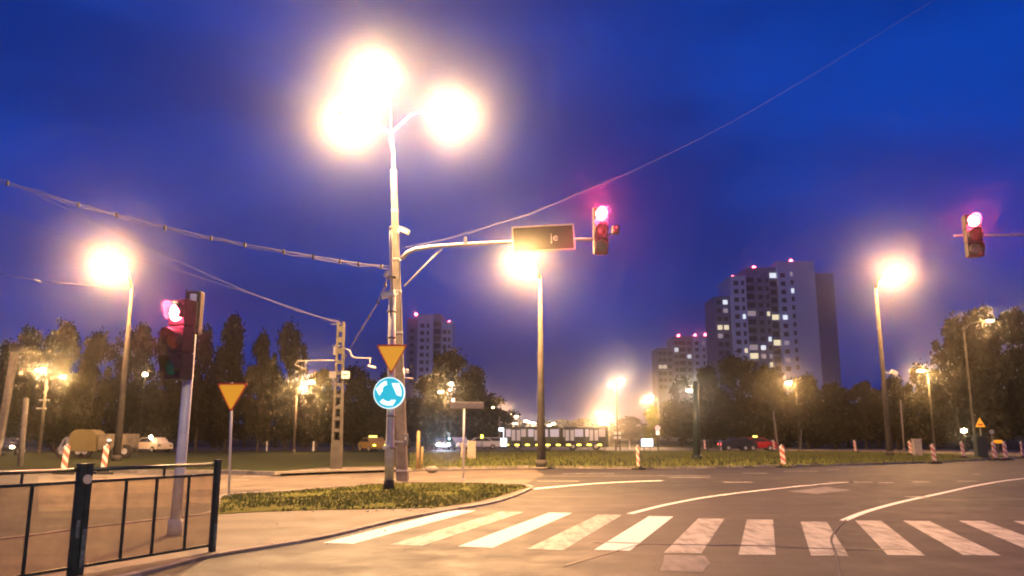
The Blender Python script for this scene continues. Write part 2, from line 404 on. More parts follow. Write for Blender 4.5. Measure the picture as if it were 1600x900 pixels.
# island pavement and grass (near left)
iz = 0.035
pav_px = [(-700, 1010), (-200, 960), (60, 925), (215, 897), (330, 868), (430, 852), (520, 836), (620, 812), (700, 797), (770, 785), (812, 772), (835, 761),
          (815, 757), (760, 755), (700, 753.5), (600, 755), (520, 761), (440, 768), (370, 772), (340, 776), (326, 800), (240, 812), (120, 826), (0, 842), (-300, 870), (-900, 930)]
pav = [G(x, y, iz) for x, y in pav_px]
sheet('pavement', [(p.x, p.y) for p in pav], iz, M['pavement'])
k1 = smooth([(p.x, p.y) for p in pav[:12]]); kerb_strip('pavement_kerb', k1, 0.13, 0.045, side=1)
k2 = smooth([(p.x, p.y) for p in pav[11:]]); kerb_strip('island_kerb', k2, 0.13, 0.055, side=1)
gr_px = [(332, 803), (400, 799), (500, 796), (600, 794.5), (680, 792.5), (730, 786), (780, 775), (810, 765), (826, 760.5),
         (805, 758.2), (755, 756), (700, 754.7), (600, 756), (520, 762.3), (440, 769.4), (375, 773.3), (343, 777)]
gz = 0.05
gr = [G(x, y, gz) for x, y in gr_px]
sheet('island_grass_base', [(p.x, p.y) for p in gr], gz, M['grass'])

# grass blades: stuff
def in_poly(x, y, poly):
    c = False; j = len(poly) - 1
    for i in range(len(poly)):
        xi, yi = poly[i][0], poly[i][1]; xj, yj = poly[j][0], poly[j][1]
        if (yi > y) != (yj > y) and x < (xj - xi) * (y - yi) / (yj - yi) + xi: c = not c
        j = i
    return c
def blades(name, poly, n, z, h0, h1, label, rnd):
    me = bpy.data.meshes.new(name); vs = []; fs = []
    xs = [p[0] for p in poly]; ys = [p[1] for p in poly]; k = 0
    from mathutils import noise
    while k < n:
        x = rnd.uniform(min(xs), max(xs)); y = rnd.uniform(min(ys), max(ys))
        if not in_poly(x, y, poly): continue
        d = noise.noise(Vector((x * 0.8, y * 0.8, 3)))
        if d < -0.25 and rnd.random() < 0.8: k += 1; continue
        h = rnd.uniform(h0, h1) * (1.0 + 0.9 * d); w = rnd.uniform(0.012, 0.03); a = rnd.uniform(0, 6.28)
        dx, dy = math.cos(a) * w, math.sin(a) * w; lx, ly = rnd.uniform(-.05, .05), rnd.uniform(-.05, .05)
        i = len(vs); vs += [(x - dx, y - dy, z), (x + dx, y + dy, z), (x + lx, y + ly, z + h)]; fs.append((i, i + 1, i + 2)); k += 1
    me.from_pydata(vs, [], fs); me.materials.append(M['blade'])
    o = bpy.data.objects.new(name, me); COL.objects.link(o); tag(o, label, 'grass', kind='stuff')
blades('grass', [(p.x, p.y) for p in gr], 9000, gz, 0.03, 0.08, 'short rough grass covering the traffic island beyond the pavement', random.Random(3))
fg_px = [(640, 734), (740, 732), (830, 730.4), (1000, 732), (1224, 729), (1460, 722.5), (1540, 718), (1500, 710), (1250, 706), (900, 706), (640, 708)]
fg = [G(x, y, fz) for x, y in fg_px]
blades('field_grass', [(p.x, p.y) for p in fg], 26000, fz, 0.08, 0.24, 'taller dark grass on the field beyond the far kerb', random.Random(4))

# ------------------------------------------------------------------ road markings
def flat_quads(name, quads, m, z=0.004):
    mb = MB()
    for q in quads:
        mb.poly([G(x, y, z) for x, y in q])
    o = mb.build(name, m); o['kind'] = 'structure'
    for p in o.data.polygons: pass
    return o
stripes_px = [ # far-left, far-right, near-right, near-left
 [(706, 797), (744, 797.5), (552, 849.5), (505, 848)],
 [(782, 799.5), (818, 800), (660, 852.5), (609, 851)],
 [(858, 801), (894, 801.5), (770, 855.5), (716, 853.5)],
 [(935, 804), (972, 804.5), (880, 859.5), (823, 857.5)],
 [(1014, 806.5), (1052, 807), (984, 860.5), (928, 859)],
 [(1091, 810), (1132, 810.5), (1096, 864.5), (1037, 863.5)],
 [(1167, 811.5), (1208, 812), (1212, 867), (1154, 866.5)],
 [(1251, 815), (1292, 815.5), (1326, 868.5), (1267, 868)],
 [(1336, 813), (1377, 813.5), (1446, 868), (1387, 867)],
 [(1411, 813.5), (1452, 814), (1564, 868), (1505, 867)],
 [(1498, 813.5), (1538, 814), (1690, 869), (1628, 868)],
 [(1583, 814), (1622, 814.5), (1810, 870), (1750, 869)]]
mk = ['paint_new', 'paint_mid', 'paint_new', 'paint_mid', 'paint_new', 'paint_mid', 'paint_mid', 'paint_mid', 'paint_mid', 'paint_mid', 'paint_mid', 'paint_mid']
for nm in ('paint_new', 'paint_worn', 'paint_mid'):
    qs = [q for q, k in zip(stripes_px, mk) if k == nm]
    if qs: flat_quads('crosswalk_marking', qs, nm)
def line_px(pts, w0):
    """ground line of constant real width along pixel polyline"""
    g = smooth([tuple(G(x, y)[:2]) for x, y in pts], 6); return g
def ground_line(name, pts, w, m, z=0.004, dashes=None):
    g = line_px(pts, w); mb = MB(); n = len(g); L = []
    for i, p in enumerate(g):
        d = (g[min(i + 1, n - 1)] - g[max(i - 1, 0)]).normalized(); nn = Vector((-d.y, d.x)) * w / 2
        L.append((mb.bm.verts.new((p.x - nn.x, p.y - nn.y, z)), mb.bm.verts.new((p.x + nn.x, p.y + nn.y, z))))
    for i in range(n - 1):
        mb.bm.faces.new((L[i][0], L[i][1], L[i + 1][1], L[i + 1][0]))
    o = mb.build(name, m); o['kind'] = 'structure'; return o
ground_line('lane_marking', [(984, 803), (1040, 789), (1110, 776), (1200, 765), (1290, 756), (1340, 753)], 0.16, 'paint_new')
ground_line('lane_marking', [(1318, 813.5), (1355, 799), (1410, 784), (1470, 771), (1530, 758), (1592, 748.5), (1680, 741)], 0.16, 'paint_new')
ground_line('lane_marking', [(830, 764.5), (900, 758), (960, 754), (1035, 751)], 0.35, 'paint_new', 0.005)
ground_line('lane_marking', [(700, 745), (800, 744.5), (900, 744), (1010, 743.5), (1110, 743.5)], 0.22, 'paint_mid')
for a, b, y in ((800, 850, 741), (880, 960, 740), (1045, 1110, 746), (1160, 1200, 739.5), (1225, 1278, 736.5), (1290, 1312, 734), (1295, 1365, 753.5), (1372, 1396, 754.2),
                (1426, 1452, 753.2), (1496, 1527, 752), (1520, 1532, 741.5), (1130, 1176, 753.5), (840, 905, 752), (1415, 1448, 776.5),
                (590, 640, 750), (500, 560, 747), (380, 420, 744), (350, 390, 750)):
    ground_line('lane_marking', [(a, y), ((a + b) / 2, y), (b, y)], 0.30, 'paint_mid')
flat_quads('direction_arrow_marking', [[(1038, 867), (1101, 868), (1110, 880), (1098, 893.5), (1031, 892), (1036, 880)]], 'paint_faint')
flat_quads('direction_arrow_marking', [[(1230, 768), (1290, 760), (1330, 766), (1275, 772)]], 'paint_faint', 0.0035)
for pts in ([(300, 768), (420, 757), (540, 748), (640, 741), (760, 737.5)], [(300, 776), (430, 763), (560, 752), (660, 744), (780, 739.5)], [(340, 749), (430, 748), (540, 742), (640, 738.5)]):
    ground_line('tram_rail', pts, 0.14, mat('worn_tram_rail', (0.05, 0.035, 0.025), (0.03, 0.02, 0.015), 0.5), 0.008)
# long tarred repair seams across the carriageway
M['tar'] = mat('tar_seal', (0.018, 0.017, 0.016), (0.012, 0.012, 0.012), 0.45)
ground_line('tar_seam', [(930, 847), (1050, 851), (1180, 853), (1300, 858), (1420, 859)], 0.10, 'tar', 0.006)
ground_line('tar_seam', [(1322, 812), (1300, 838), (1306, 866), (1312, 900), (1330, 960)], 0.035, 'tar', 0.0075)
ground_line('tar_seam', [(880, 885), (960, 862), (1010, 848)], 0.03, 'tar', 0.0075)

# ------------------------------------------------------------------ haze
HAZE_D = 0.00115
def haze():
    mb = MB(); mb.box((0, 700, 59.5), (2400, 1500, 121)); 
    m = bpy.data.materials.new('thin_evening_haze'); m.use_nodes = True; n = m.node_tree; n.nodes.clear()
    o = n.nodes.new('ShaderNodeOutputMaterial'); v = n.nodes.new('ShaderNodeVolumePrincipled')
    v.inputs['Color'].default_value = (0.93, 0.93, 0.95, 1); v.inputs['Density'].default_value = HAZE_D
    v.inputs['Anisotropy'].default_value = 0.972
    n.links.new(v.outputs[0], o.inputs['Volume'])
    ob = mb.build('haze', m); tag(ob, 'thin evening haze glowing round the street lamps', 'haze', kind='stuff')
haze()

# ================================================================== TOWERS
def tower(name, label, secs, Y, wins, reds, floor_px, y_rows, balc, base_z=0.0, win_cols=()):
    t = thing(name, label, 'tower block', (P(secs[0][0], 690, Y).x, Y, 0))
    ox = t.location.x
    k = Y / F * 1.0
    rows = []
    for i, (x0, x1, top, dy, dep, m) in enumerate(secs):
        a = P(x0, top, Y + dy); b = P(x1, top, Y + dy)
        z = a.z
        # keep walls vertical: use mid-height pixel columns as given
        mb = MB(); mb.box(((a.x + b.x) / 2 - ox, dy + dep / 2, z / 2), (b.x - a.x, dep, z))
        mb.box(((a.x + b.x) / 2 - ox, dy + dep / 2 - 0.02, z + 0.3), (b.x - a.x + 0.3, dep + 0.3, 0.6))
        mb.build('wall', m, t)
    return t
def win_part(t, cx, z, Yf, w, h, m, name='window'):
    mb = MB(); mb.box((cx, Yf, z), (w, 0.16, h))
    return mb.build(name, m, t)

def build_tower(name, label, Y, secs, cols, floor_h, lit, reds, z_lo, wsize=(1.5, 1.45), seed=1):
    rnd = random.Random(seed)
    t = tower(name, label, secs, Y, None, None, None, None, None)
    ox = t.location.x; count = 0; rest = MB(); nrest = 0
    mullion = MB()
    for (cx_px, top_px, dy, kind) in cols:
        c = P(cx_px, top_px, Y + dy); z = c.z - 2.2
        r = 0
        while z > z_lo:
            w, h = (wsize if kind == 'w' else ((wsize[0] * 0.62, wsize[1]) if kind == 's' else (2.6, 1.9)))
            # is this one lit?
            mname = 'glass_dark'
            for (lx, ly, lm) in lit:
                q = P(lx, ly, Y + dy)
                if abs(q.x - c.x) < 1.35 and abs(q.z - z) < floor_h / 2: mname = lm
            if mname != 'glass_dark' or (count < 88):
                win_part(t, c.x - ox, z, dy - 0.03, w, h, mname); count += 1
            else:
                rest.box((c.x - ox, dy - 0.03, z), (w, 0.16, h)); nrest += 1
            if kind == 'b':   # balcony parapets
                mb = MB(); mb.box((c.x - ox, dy - 0.55, z - 1.35), (3.0, 1.1, 0.9)); mb.build('balcony', 'tower_mid', t)
            z -= floor_h; r += 1
    if nrest:
        o = rest.build('window', 'glass_dark', t); o['kind'] = 'stuff'; o['label'] = 'remaining unlit windows'
    for (rx, ry, dy) in reds:
        q = P(rx, ry, Y + dy)
        mb = MB(); mb.tube([(q.x - ox, dy, q.z - 1.5), (q.x - ox, dy, q.z - 0.3)], 0.12, 6)
        a = mb.build('aerial', 'steel', t)
        mb = MB(); mb.ball((q.x - ox, dy, q.z), 0.55); mb.build('obstruction_lamp', 'red_obst', a)
    return t
lit_main = [(1131, 475, 'win_white'), (1131, 488, 'win_dim'), (1122, 515, 'win_warm'), (1133, 514, 'win_warm'), (1122, 528, 'win_dim'),
            (1160, 500, 'win_white'), (1207, 432, 'win_white'), (1207, 491, 'win_warm'), (1172, 496, 'win_dim'), (1224, 502, 'win_white'), (1235, 454, 'win_white'),
            (1226, 532, 'win_dim'), (1188, 539, 'win_white'), (1199, 536, 'win_white'), (1212, 534, 'win_warm'), (1172, 540, 'win_dim'), (1172, 554, 'win_warm'),
            (1188, 554, 'win_warm'), (1199, 550, 'win_dim'), (1207, 565, 'win_warm'), (1226, 562, 'win_dim'), (1235, 426, 'win_dim')]
build_tower('tower_block', 'tall stepped tower block with three red roof lamps and scattered lit windows', 256,
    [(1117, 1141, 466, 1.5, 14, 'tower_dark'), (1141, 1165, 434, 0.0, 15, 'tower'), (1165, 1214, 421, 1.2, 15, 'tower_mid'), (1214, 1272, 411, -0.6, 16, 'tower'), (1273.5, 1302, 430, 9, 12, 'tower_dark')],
    [(1122.5, 462, 1.5, 'w'), (1132.5, 462, 1.5, 'w'), (1149, 432, 0.0, 'w'), (1159.5, 432, 0.0, 's'), (1171, 428, 1.2, 'b'), (1186, 428, 1.2, 'w'), (1197, 428, 1.2, 's'), (1208, 421, 1.2, 'b'), (1222, 420, -0.6, 'w'), (1236, 418, -0.6, 's')],
    2.8, lit_main, [(1144.5, 433, 1), (1178, 418, 3), (1236, 408, 1)], 22, seed=3)
lit2 = [(1052, 548, 'win_white'), (1077, 552, 'win_white'), (1030, 573, 'win_warm'), (1037, 572, 'win_warm'), (1100, 536, 'win_dim')]
build_tower('tower_block', 'lower distant tower block left of the tall stepped one, three red roof lamps', 330,
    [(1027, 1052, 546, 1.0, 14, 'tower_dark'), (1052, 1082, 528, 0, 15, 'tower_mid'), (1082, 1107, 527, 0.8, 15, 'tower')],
    [(1031, 544, 1, 'w'), (1038, 544, 1, 'w'), (1046, 544, 1, 'w'), (1056, 528, 0, 'w'), (1065, 528, 0, 'b'), (1076, 528, 0, 'w'), (1088, 528, .8, 'w'), (1099, 528, .8, 's')],
    2.8, lit2, [(1060, 524.5, 2), (1086, 524, 2), (1102, 523, 2)], 20, seed=5)
build_tower('tower_block', 'pale unlit tower block rising behind the round blue sign', 300,
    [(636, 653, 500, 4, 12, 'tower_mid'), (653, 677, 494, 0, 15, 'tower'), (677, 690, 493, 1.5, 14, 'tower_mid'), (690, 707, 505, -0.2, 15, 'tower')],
    [(660, 500, 0, 'w'), (669, 500, 0, 's'), (683, 498, 1.5, 'b'), (695, 510, -0.2, 'w'), (702, 510, -0.2, 's'), (644, 508, 4, 'w')],
    2.8, [], [(650, 491, 3), (702, 503.5, 3)], 20, seed=9)

# ================================================================== TREES
def make_crown(seed, h=10.0, rw=3.2, n=7600, conical=0.0, low=0.14, leaf=0.30):
    rnd = random.Random(seed); from mathutils import noise
    vs = []; fs = []
    clumps = []
    for i in range(64):
        z = rnd.uniform(low, 0.98)
        prof = math.sin(math.pi * min(1, max(0, (z - low) / (1.02 - low))) ** (0.75 + conical * 0.1)) ** 0.6
        prof *= (1 - conical * z * 0.7)
        a = rnd.uniform(0, 6.283); r = rw * prof * math.sqrt(rnd.uniform(0.05, 1)) * rnd.uniform(0.6, 1.32)
        clumps.append((Vector((math.cos(a) * r, math.sin(a) * r, z * h)), rnd.uniform(0.5, 1.45)))
    for i in range(n):
        c, cr_ = clumps[rnd.randrange(len(clumps))]
        d = Vector((rnd.gauss(0, 1), rnd.gauss(0, 1), rnd.gauss(0, 0.75))).normalized() * cr_ * rnd.uniform(0.25, 1.0)
        p = c + d; s = leaf * rnd.uniform(0.45, 1.15)
        u = Vector((rnd.gauss(0, 1), rnd.gauss(0, 1), rnd.gauss(0, 1))).normalized()
        w = u.cross(Vector((rnd.gauss(0, 1), rnd.gauss(0, 1), rnd.gauss(0, 1)))).normalized()
        i0 = len(vs); vs += [p - u * s, p + w * s * 0.55, p + u * s, p - w * s * 0.55]; fs.append((i0, i0 + 1, i0 + 2, i0 + 3))
    me = bpy.data.meshes.new('crown'); me.from_pydata([tuple(v) for v in vs], [], fs); me.materials.append(M['leaf'])
    tips = [c for c, r in clumps if rnd.random() < 0.22]
    return me, tips
def make_trunk(seed, tips, h=10.0):
    rnd = random.Random(seed); mb = MB()
    pts = [Vector((rnd.uniform(-.12, .12) * i, rnd.uniform(-.12, .12) * i, h * 0.9 * i / 6)) for i in range(7)]
    mb.tube(pts, [0.26, 0.21, 0.17, 0.13, 0.10, 0.06, 0.02], 7)
    for t in tips[:16]:
        i = max(1, min(5, int(t.z / h * 6 - 1))); a = pts[i]
        mid = (a + t) / 2 + Vector((0, 0, 0.25)); mb.tube([a, mid, t], [0.07, 0.045, 0.015], 5)
    return mb
variants = []
for s, rw, con in ((11, 3.3, 0.0), (12, 2.6, 0.5), (13, 3.8, 0.0), (14, 2.9, 0.3), (15, 3.4, 0.15)):
    me, tips = make_crown(s, rw=rw, conical=con); tm = make_trunk(s, tips)
    root = bpy.data.objects.new('tree', None); COL.objects.link(root); root.empty_display_size = 0.2
    tr = tm.build('trunk', 'bark', root)
    co = bpy.data.objects.new('crown', me); COL.objects.link(co); co.parent = root
    variants.append([root, False, me.name])
def place_tree(px, top, Y, wpx, v, label, group, cat='tree', sink=0.0):
    root, used, _ = variants[v]
    o = copy_tree(root) if used else root
    variants[v][1] = True
    q = P(px, top, Y); h = q.z
    o.location = (q.x, Y, -sink if sink else 0.1)
    sx = (wpx * Y / F) / (2 * (3.3, 2.6, 3.8, 2.9, 3.4)[v]) * 0.92
    o.scale = (sx, sx, h / 10.0); o.rotation_euler = (0, 0, (px * 0.37) % 6.28)
    tag(o, label, cat, group)
    return o
GL = 'dark trees beyond the field on the left'
for a in [
 (18, 545, 88, 70, 3, 'dark tree behind the concrete post at the left edge of the picture'),
 (48, 520, 96, 58, 1, 'narrow dark tree rising between the left edge post and the three-lamp post'),
 (104, 508, 92, 72, 0, 'dark round-topped tree above the tan-covered trailer, right of the three-lamp post'),
 (152, 528, 84, 62, 4, 'dark tree just left of the tall left lamp post, lower than its left neighbour'),
 (216, 508, 90, 72, 2, 'dark tree just right of the tall left lamp post'),
 (262, 530, 84, 60, 4, 'dark tree whose top shows left of the large red signal head'),
 (318, 522, 96, 62, 3, 'dark tree whose top shows right of the large red signal head'),
 (364, 503, 90, 60, 1, 'tallest dark tree above the small yellow give-way sign'),
 (412, 530, 84, 56, 4, 'low dark tree between the two tall ones right of the small give-way sign'),
 (455, 510, 92, 62, 0, 'dark tree standing left of the ladder-like concrete mast'),
 (500, 578, 88, 66, 2, 'low dark tree right behind the ladder-like concrete mast'),
 (556, 576, 98, 76, 0, 'low wide dark tree under the small bracket lamp left of the give-way sign'),
 (606, 588, 90, 60, 4, 'low dark tree hidden behind the round blue sign'),
 (704, 550, 105, 82, 0, 'large dark tree in front of the pale unlit tower block'),
 (668, 596, 98, 60, 4, 'smaller dark tree left of the large one at the pale tower block'),
 (742, 578, 110, 50, 1, 'dark tree at the right shoulder of the clump by the pale tower block')]:
    place_tree(*a, group=GL)
for px in (-30, 30, 85, 130, 185, 240, 290, 340, 388, 435, 480, 530, 582, 640, 690, 735, 765):
    place_tree(px, 600 + random.uniform(-12, 14) if px < 470 else 625 + random.uniform(-10, 10), 112 + random.uniform(-6, 8), 84, random.randrange(5),
               'low dark understorey tree filling the back of the left treeline', 'understorey trees behind the left treeline')
GR = 'dark trees under the tall tower block on the right'
for a in [
 (1062, 598, 120, 66, 3, 'dark tree at the foot of the lower distant tower block'),
 (1104, 578, 112, 56, 4, 'dark tree between the lower tower block and the tall stepped one'),
 (1150, 560, 105, 92, 0, 'broad dark tree hiding the lower left of the tall stepped tower block'),
 (1204, 572, 108, 80, 2, 'broad dark tree left of the lamp under the tall stepped tower block'),
 (1256, 592, 102, 70, 4, 'dark tree behind the lamp under the tall stepped tower block'),
 (1300, 602, 100, 66, 0, 'dark tree right of the tall stepped tower block'),
 (1346, 598, 98, 66, 2, 'dark tree left of the tall right lamp post'),
 (1396, 596, 96, 66, 3, 'dark tree directly behind the tall right lamp post'),
 (1440, 572, 92, 66, 0, 'dark tree behind the short lamp right of the tall right lamp post'),
 (1488, 508, 86, 82, 4, 'tall dark tree forming the left shoulder of the big clump at the right'),
 (1530, 492, 84, 84, 1, 'tallest dark tree of the big clump at the right, behind the highest lamp'),
 (1582, 488, 88, 110, 2, 'wide dark tree at the right edge of the picture'),
 (1640, 505, 84, 90, 0, 'dark tree cut by the right edge of the picture')]:
    place_tree(*a, group=GR)
for px in (1085, 1130, 1178, 1225, 1275, 1320, 1368, 1416, 1462, 1505, 1550, 1600, 1650):
    place_tree(px, 622 + random.uniform(-10, 12) - (26 if px > 1440 else 0), 116 + random.uniform(-6, 8), 88, random.randrange(5),
               'low dark understorey tree filling the back of the right treeline', 'understorey trees behind the right treeline')
for px, top, w, lb in ((790, 664, 46, 'small far tree left of the tall central lamp post'), (872, 662, 44, 'small far tree right of the tall central lamp post'),
                       (905, 660, 44, 'small far tree above the right half of the long bus'), (985, 652, 50, 'far tree left of the yellowish lamp-lit tree'),
                       (1042, 630, 50, 'far tree right of the yellowish lamp-lit tree')):
    place_tree(px, top, 290, w, random.randrange(5), lb, 'small trees far along the avenue')
# lamp-lit tree, lamplight put into the paler crown colour
root, used, _ = variants[0]
lt = copy_tree(root); q = P(1020, 636, 128)
lt.location = (q.x, 128, 0.1); lt.scale = (0.42, 0.42, q.z / 10)
for c in lt.children:
    if c.name.startswith('crown'):
        c.data = c.data.copy(); c.data.materials[0] = M['leaf_lamplit']
tag(lt, 'small yellow-green tree lit by the street lamp beside it', 'tree', 'small trees far along the avenue')
# far wood mass on the horizon
def far_wood():
    rnd = random.Random(21); vs = []; fs = []
    from mathutils import noise
    for i in range(36000):
        x = rnd.uniform(-520, 520); y = rnd.uniform(430, 460)
        h = 9 + 4 * noise.noise(Vector((x * 0.02, 0, 0))) + 3 * noise.noise(Vector((x * 0.11, 5, 0)))
        p = Vector((x, y, rnd.uniform(0, 1) * h)); s = rnd.uniform(0.6, 1.5)
        u = Vector((rnd.gauss(0, 1), rnd.gauss(0, 1), rnd.gauss(0, 1))).normalized(); w = u.cross(Vector((rnd.gauss(0, 1), rnd.gauss(0, 1), 1))).normalized()
        i0 = len(vs); vs += [tuple(p - u * s), tuple(p + w * s * .7), tuple(p + u * s), tuple(p - w * s * .7)]; fs.append((i0, i0 + 1, i0 + 2, i0 + 3))
    me = bpy.data.meshes.new('far_wood'); me.from_pydata(vs, [], fs); me.materials.append(M['leaf'])
    o = bpy.data.objects.new('far_wood', me); COL.objects.link(o); tag(o, 'far dark wood along the horizon behind everything', 'wood', kind='stuff')
far_wood()

# ================================================================== STREET LAMPS
def luminaire(parent, at, ang, lens_m='lamp_glass', sc=1.0, power=0, reach=0.85, col=WARM, low_z=0.16):
    """cobra head at local point `at`, pointing along ang (0 = +x)"""
    L = reach * sc; w = 0.30 * sc; hgt = 0.17 * sc
    ca, sa = math.cos(ang), math.sin(ang)
    def T(x, y, z): return (at[0] + x * ca - y * sa, at[1] + x * sa + y * ca, at[2] + z)
    mb = MB(); prof = [(0, .05, .03), (.2, .10, .07), (.45, .15, .10), (.8, .15, .09), (1.0, .07, .03)]
    rings = []
    for f, hw, hh in prof:
        rings.append([mb.bm.verts.new(T(f * L, math.cos(a) * hw * sc, max(0.0, math.sin(a)) * hh * 1.3 * sc + (0 if math.sin(a) > -0.1 else -0.03 * sc))) for a in [2 * math.pi * k / 10 for k in range(10)]])
    for i in range(len(rings) - 1):
        for k in range(10): mb.bm.faces.new((rings[i][k], rings[i][(k + 1) % 10], rings[i + 1][(k + 1) % 10], rings[i + 1][k])).smooth = True
    mb.bm.faces.new(rings[0]); mb.bm.faces.new(rings[-1][::-1])
    h = mb.build('lamp_head', 'grey_panel', parent)
    mb = MB(); c = T(0.60 * L, 0, -0.05 * sc)
    mt = Matrix.Translation(Vector(c)) @ Matrix.Rotation(ang, 4, 'Z') @ Matrix.Diagonal((0.30 * L / .85 * 1.0, 0.125 * sc, 0.085 * sc, 1))
    q = bmesh.ops.create_uvsphere(mb.bm, u_segments=12, v_segments=8, radius=1.0, matrix=mt)
    mb.build('lens', lens_m, h)
    if power:
        plight(h, T(0.60 * L, 0, -low_z * sc - 0.08), power, col, 0.10)
    return h
def lamp_post(label, base, pole_top_z, heads, r0=0.11, r1=0.05, m='concrete_dark', lens='lamp_glass', power=0, sc=1.0, group='lit street lamps', rise=1.0, name='street_lamp', col=WARM):
    """heads: list of world-point positions of the lens"""
    t = thing(name, label, 'street lamp', base, 0, group)
    mb = MB(); mb.tube([(0, 0, 0), (0, 0, pole_top_z * 0.5), (0, 0, pole_top_z)], [r0, (r0 + r1) / 2, r1], 10)
    mb.tube([(0, 0, 0), (0, 0, 0.35)], r0 * 1.25, 10); mb.build('pole', m, t)
    for hp in heads:
        d = Vector(hp) - Vector(base); ang = math.atan2(d.y, d.x); dist = math.hypot(d.x, d.y)
        dirv = Vector((math.cos(ang), math.sin(ang), 0)); L = 0.85 * sc
        endp = dirv * max(0.05, dist - 0.6 * L) + Vector((0, 0, d.z + 0.05 * sc))
        midp = dirv * max(0.02, (dist - 0.6 * L) * 0.35) + Vector((0, 0, (pole_top_z * 0.35 + d.z * 0.65)))
        mb = MB(); mb.tube([(0, 0, pole_top_z - 0.15), tuple(midp), tuple(endp)], [r1 * 0.9, r1 * 0.75, r1 * 0.6], 8); mb.build('arm', m, t)
        luminaire(t, tuple(endp), ang, lens, sc, power, 0.85, col)
    return t
def px_lamp(label, bx, by, Y, topy, heads_px, hdy=0.0, **kw):
    """base pixel x, distance Y; pole top pixel y; head pixel positions"""
    b = G(bx, by, fz) if Y is None else Vector((P(bx, 690, Y).x, Y, fz))
    top = P(bx, topy, b.y).z
    hs = [P(hx, hy, b.y + hdy) for hx, hy in heads_px]
    return lamp_post(label, tuple(b), top - b.z, [tuple(h) for h in hs], **kw)

PW = 0.13
# A: tall left lamp
px_lamp('tall concrete street lamp at the left, its glowing head leaning left over the field', 182, 720, None, 448, [(172, 410)], r0=0.24, r1=0.09, power=130000 * PW, sc=1.25, hdy=-1.0)
# B: three headed lamp
bl = px_lamp('short three-headed street lamp near the left edge', 63, 704, 72, 592, [(60, 578), (74, 577), (98, 589)], r0=0.16, r1=0.09, power=12000 * PW, sc=0.9)
mb = MB(); mb.box((-0.05, 0, P(66, 627, bl.location.y).z), (0.9, 0.1, 0.12)); mb.box((-0.25, 0, P(66, 640, bl.location.y).z), (0.9, 0.1, 0.12)); mb.build('bracket', 'white', bl)
# C
px_lamp('short two-headed street lamp left of the ladder-like concrete mast', 460, 704, 74, 618, [(468, 605), (486, 597)], r0=0.12, r1=0.07, power=13000 * PW, sc=1.0)
# D central
dl = px_lamp('tall concrete street lamp in the middle, head glowing under the framed direction board', 846, 729.5, None, 432, [(816, 402)], r0=0.23, r1=0.09, power=105000 * PW, sc=1.3, hdy=-1.5)
# E
el = px_lamp('tall street lamp at the right carrying a small white floodlight halfway up', 1391, 712, None, 448, [(1395, 425)], r0=0.27, r1=0.12, power=105000 * PW, sc=1.6, hdy=-2.0)
z = P(1380, 584, el.location.y).z
mb = MB(); mb.tube([(0.1, 0, z), (0.55, 0, z - 0.1)], 0.06, 6); mb.box((0.85, -0.1, z - 0.05), (0.55, 0.35, 0.38), ry=0.5, bevel=0.05); mb.build('floodlight', 'white', el)
# F
px_lamp('short street lamp glowing in front of the tall stepped tower block', 1250, 702, None, 612, [(1232, 598)], r0=0.11, r1=0.06, power=16000 * PW, sc=1.25)
# G
px_lamp('short street lamp right of the tall right lamp, above a striped beacon', 1460, 699, 88, 590, [(1441, 579)], r0=0.12, r1=0.07, power=17000 * PW, sc=1.3)
# H
px_lamp('street lamp glowing high in front of the big tree clump at the right', 1524, 705, 74, 512, [(1547, 501)], r0=0.12, r1=0.07, power=8000 * PW, sc=0.9)
# I
px_lamp('white street lamp in front of the trees left of the tall stepped tower block', 1088, 700, 84, 620, [(1083, 610)], r0=0.12, r1=0.06, power=8000 * PW, sc=0.9, col=(1, .8, .6))
px_lamp('double street lamp above the right end of the long bus', 965, 698, 120, 610, [(962, 601), (968, 593)], r0=0.12, r1=0.07, power=13000 * PW, sc=1.4, col=(1, .78, .55))
px_lamp('street lamp beside the small yellow-green tree', 1030, 697, 124, 632, [(1009, 627), (1016, 620)], r0=0.12, r1=0.07, power=16000 * PW, sc=1.5)
px_lamp('brightest street lamp of the cluster behind the right end of the long bus', 946, 698, 170, 655, [(942, 645), (948, 650)], r0=0.14, r1=0.08, power=40000 * PW, sc=1.9, lens='lamp_glass')
px_lamp('street lamp low behind the right end of the long bus, below the brightest', 936, 698, 200, 668, [(938, 661), (926, 670)], r0=0.14, r1=0.08, power=28000 * PW, sc=2.0, lens='lamp_glass')
px_lamp('highest street lamp in front of the large dark tree by the pale tower block', 694, 700, 100, 622, [(692, 612)], r0=0.11, r1=0.06, power=7000 * PW, sc=1.0)
px_lamp('street lamp just above the grey street name board', 712, 700, 108, 632, [(710, 625)], r0=0.11, r1=0.06, power=5000 * PW, sc=1.0)
px_lamp('street lamp at the right end of the grey street name board', 753, 700, 140, 640, [(751, 632)], r0=0.12, r1=0.07, power=12000 * PW, sc=1.3)
px_lamp('left lamp of the brighter pair between the name board and the tall central lamp', 775, 700, 165, 645, [(773, 637)], r0=0.12, r1=0.07, power=22000 * PW, sc=1.6)
px_lamp('right lamp of the brighter pair between the name board and the tall central lamp', 789, 700, 165, 650, [(787, 643)], r0=0.12, r1=0.07, power=25000 * PW, sc=1.7)
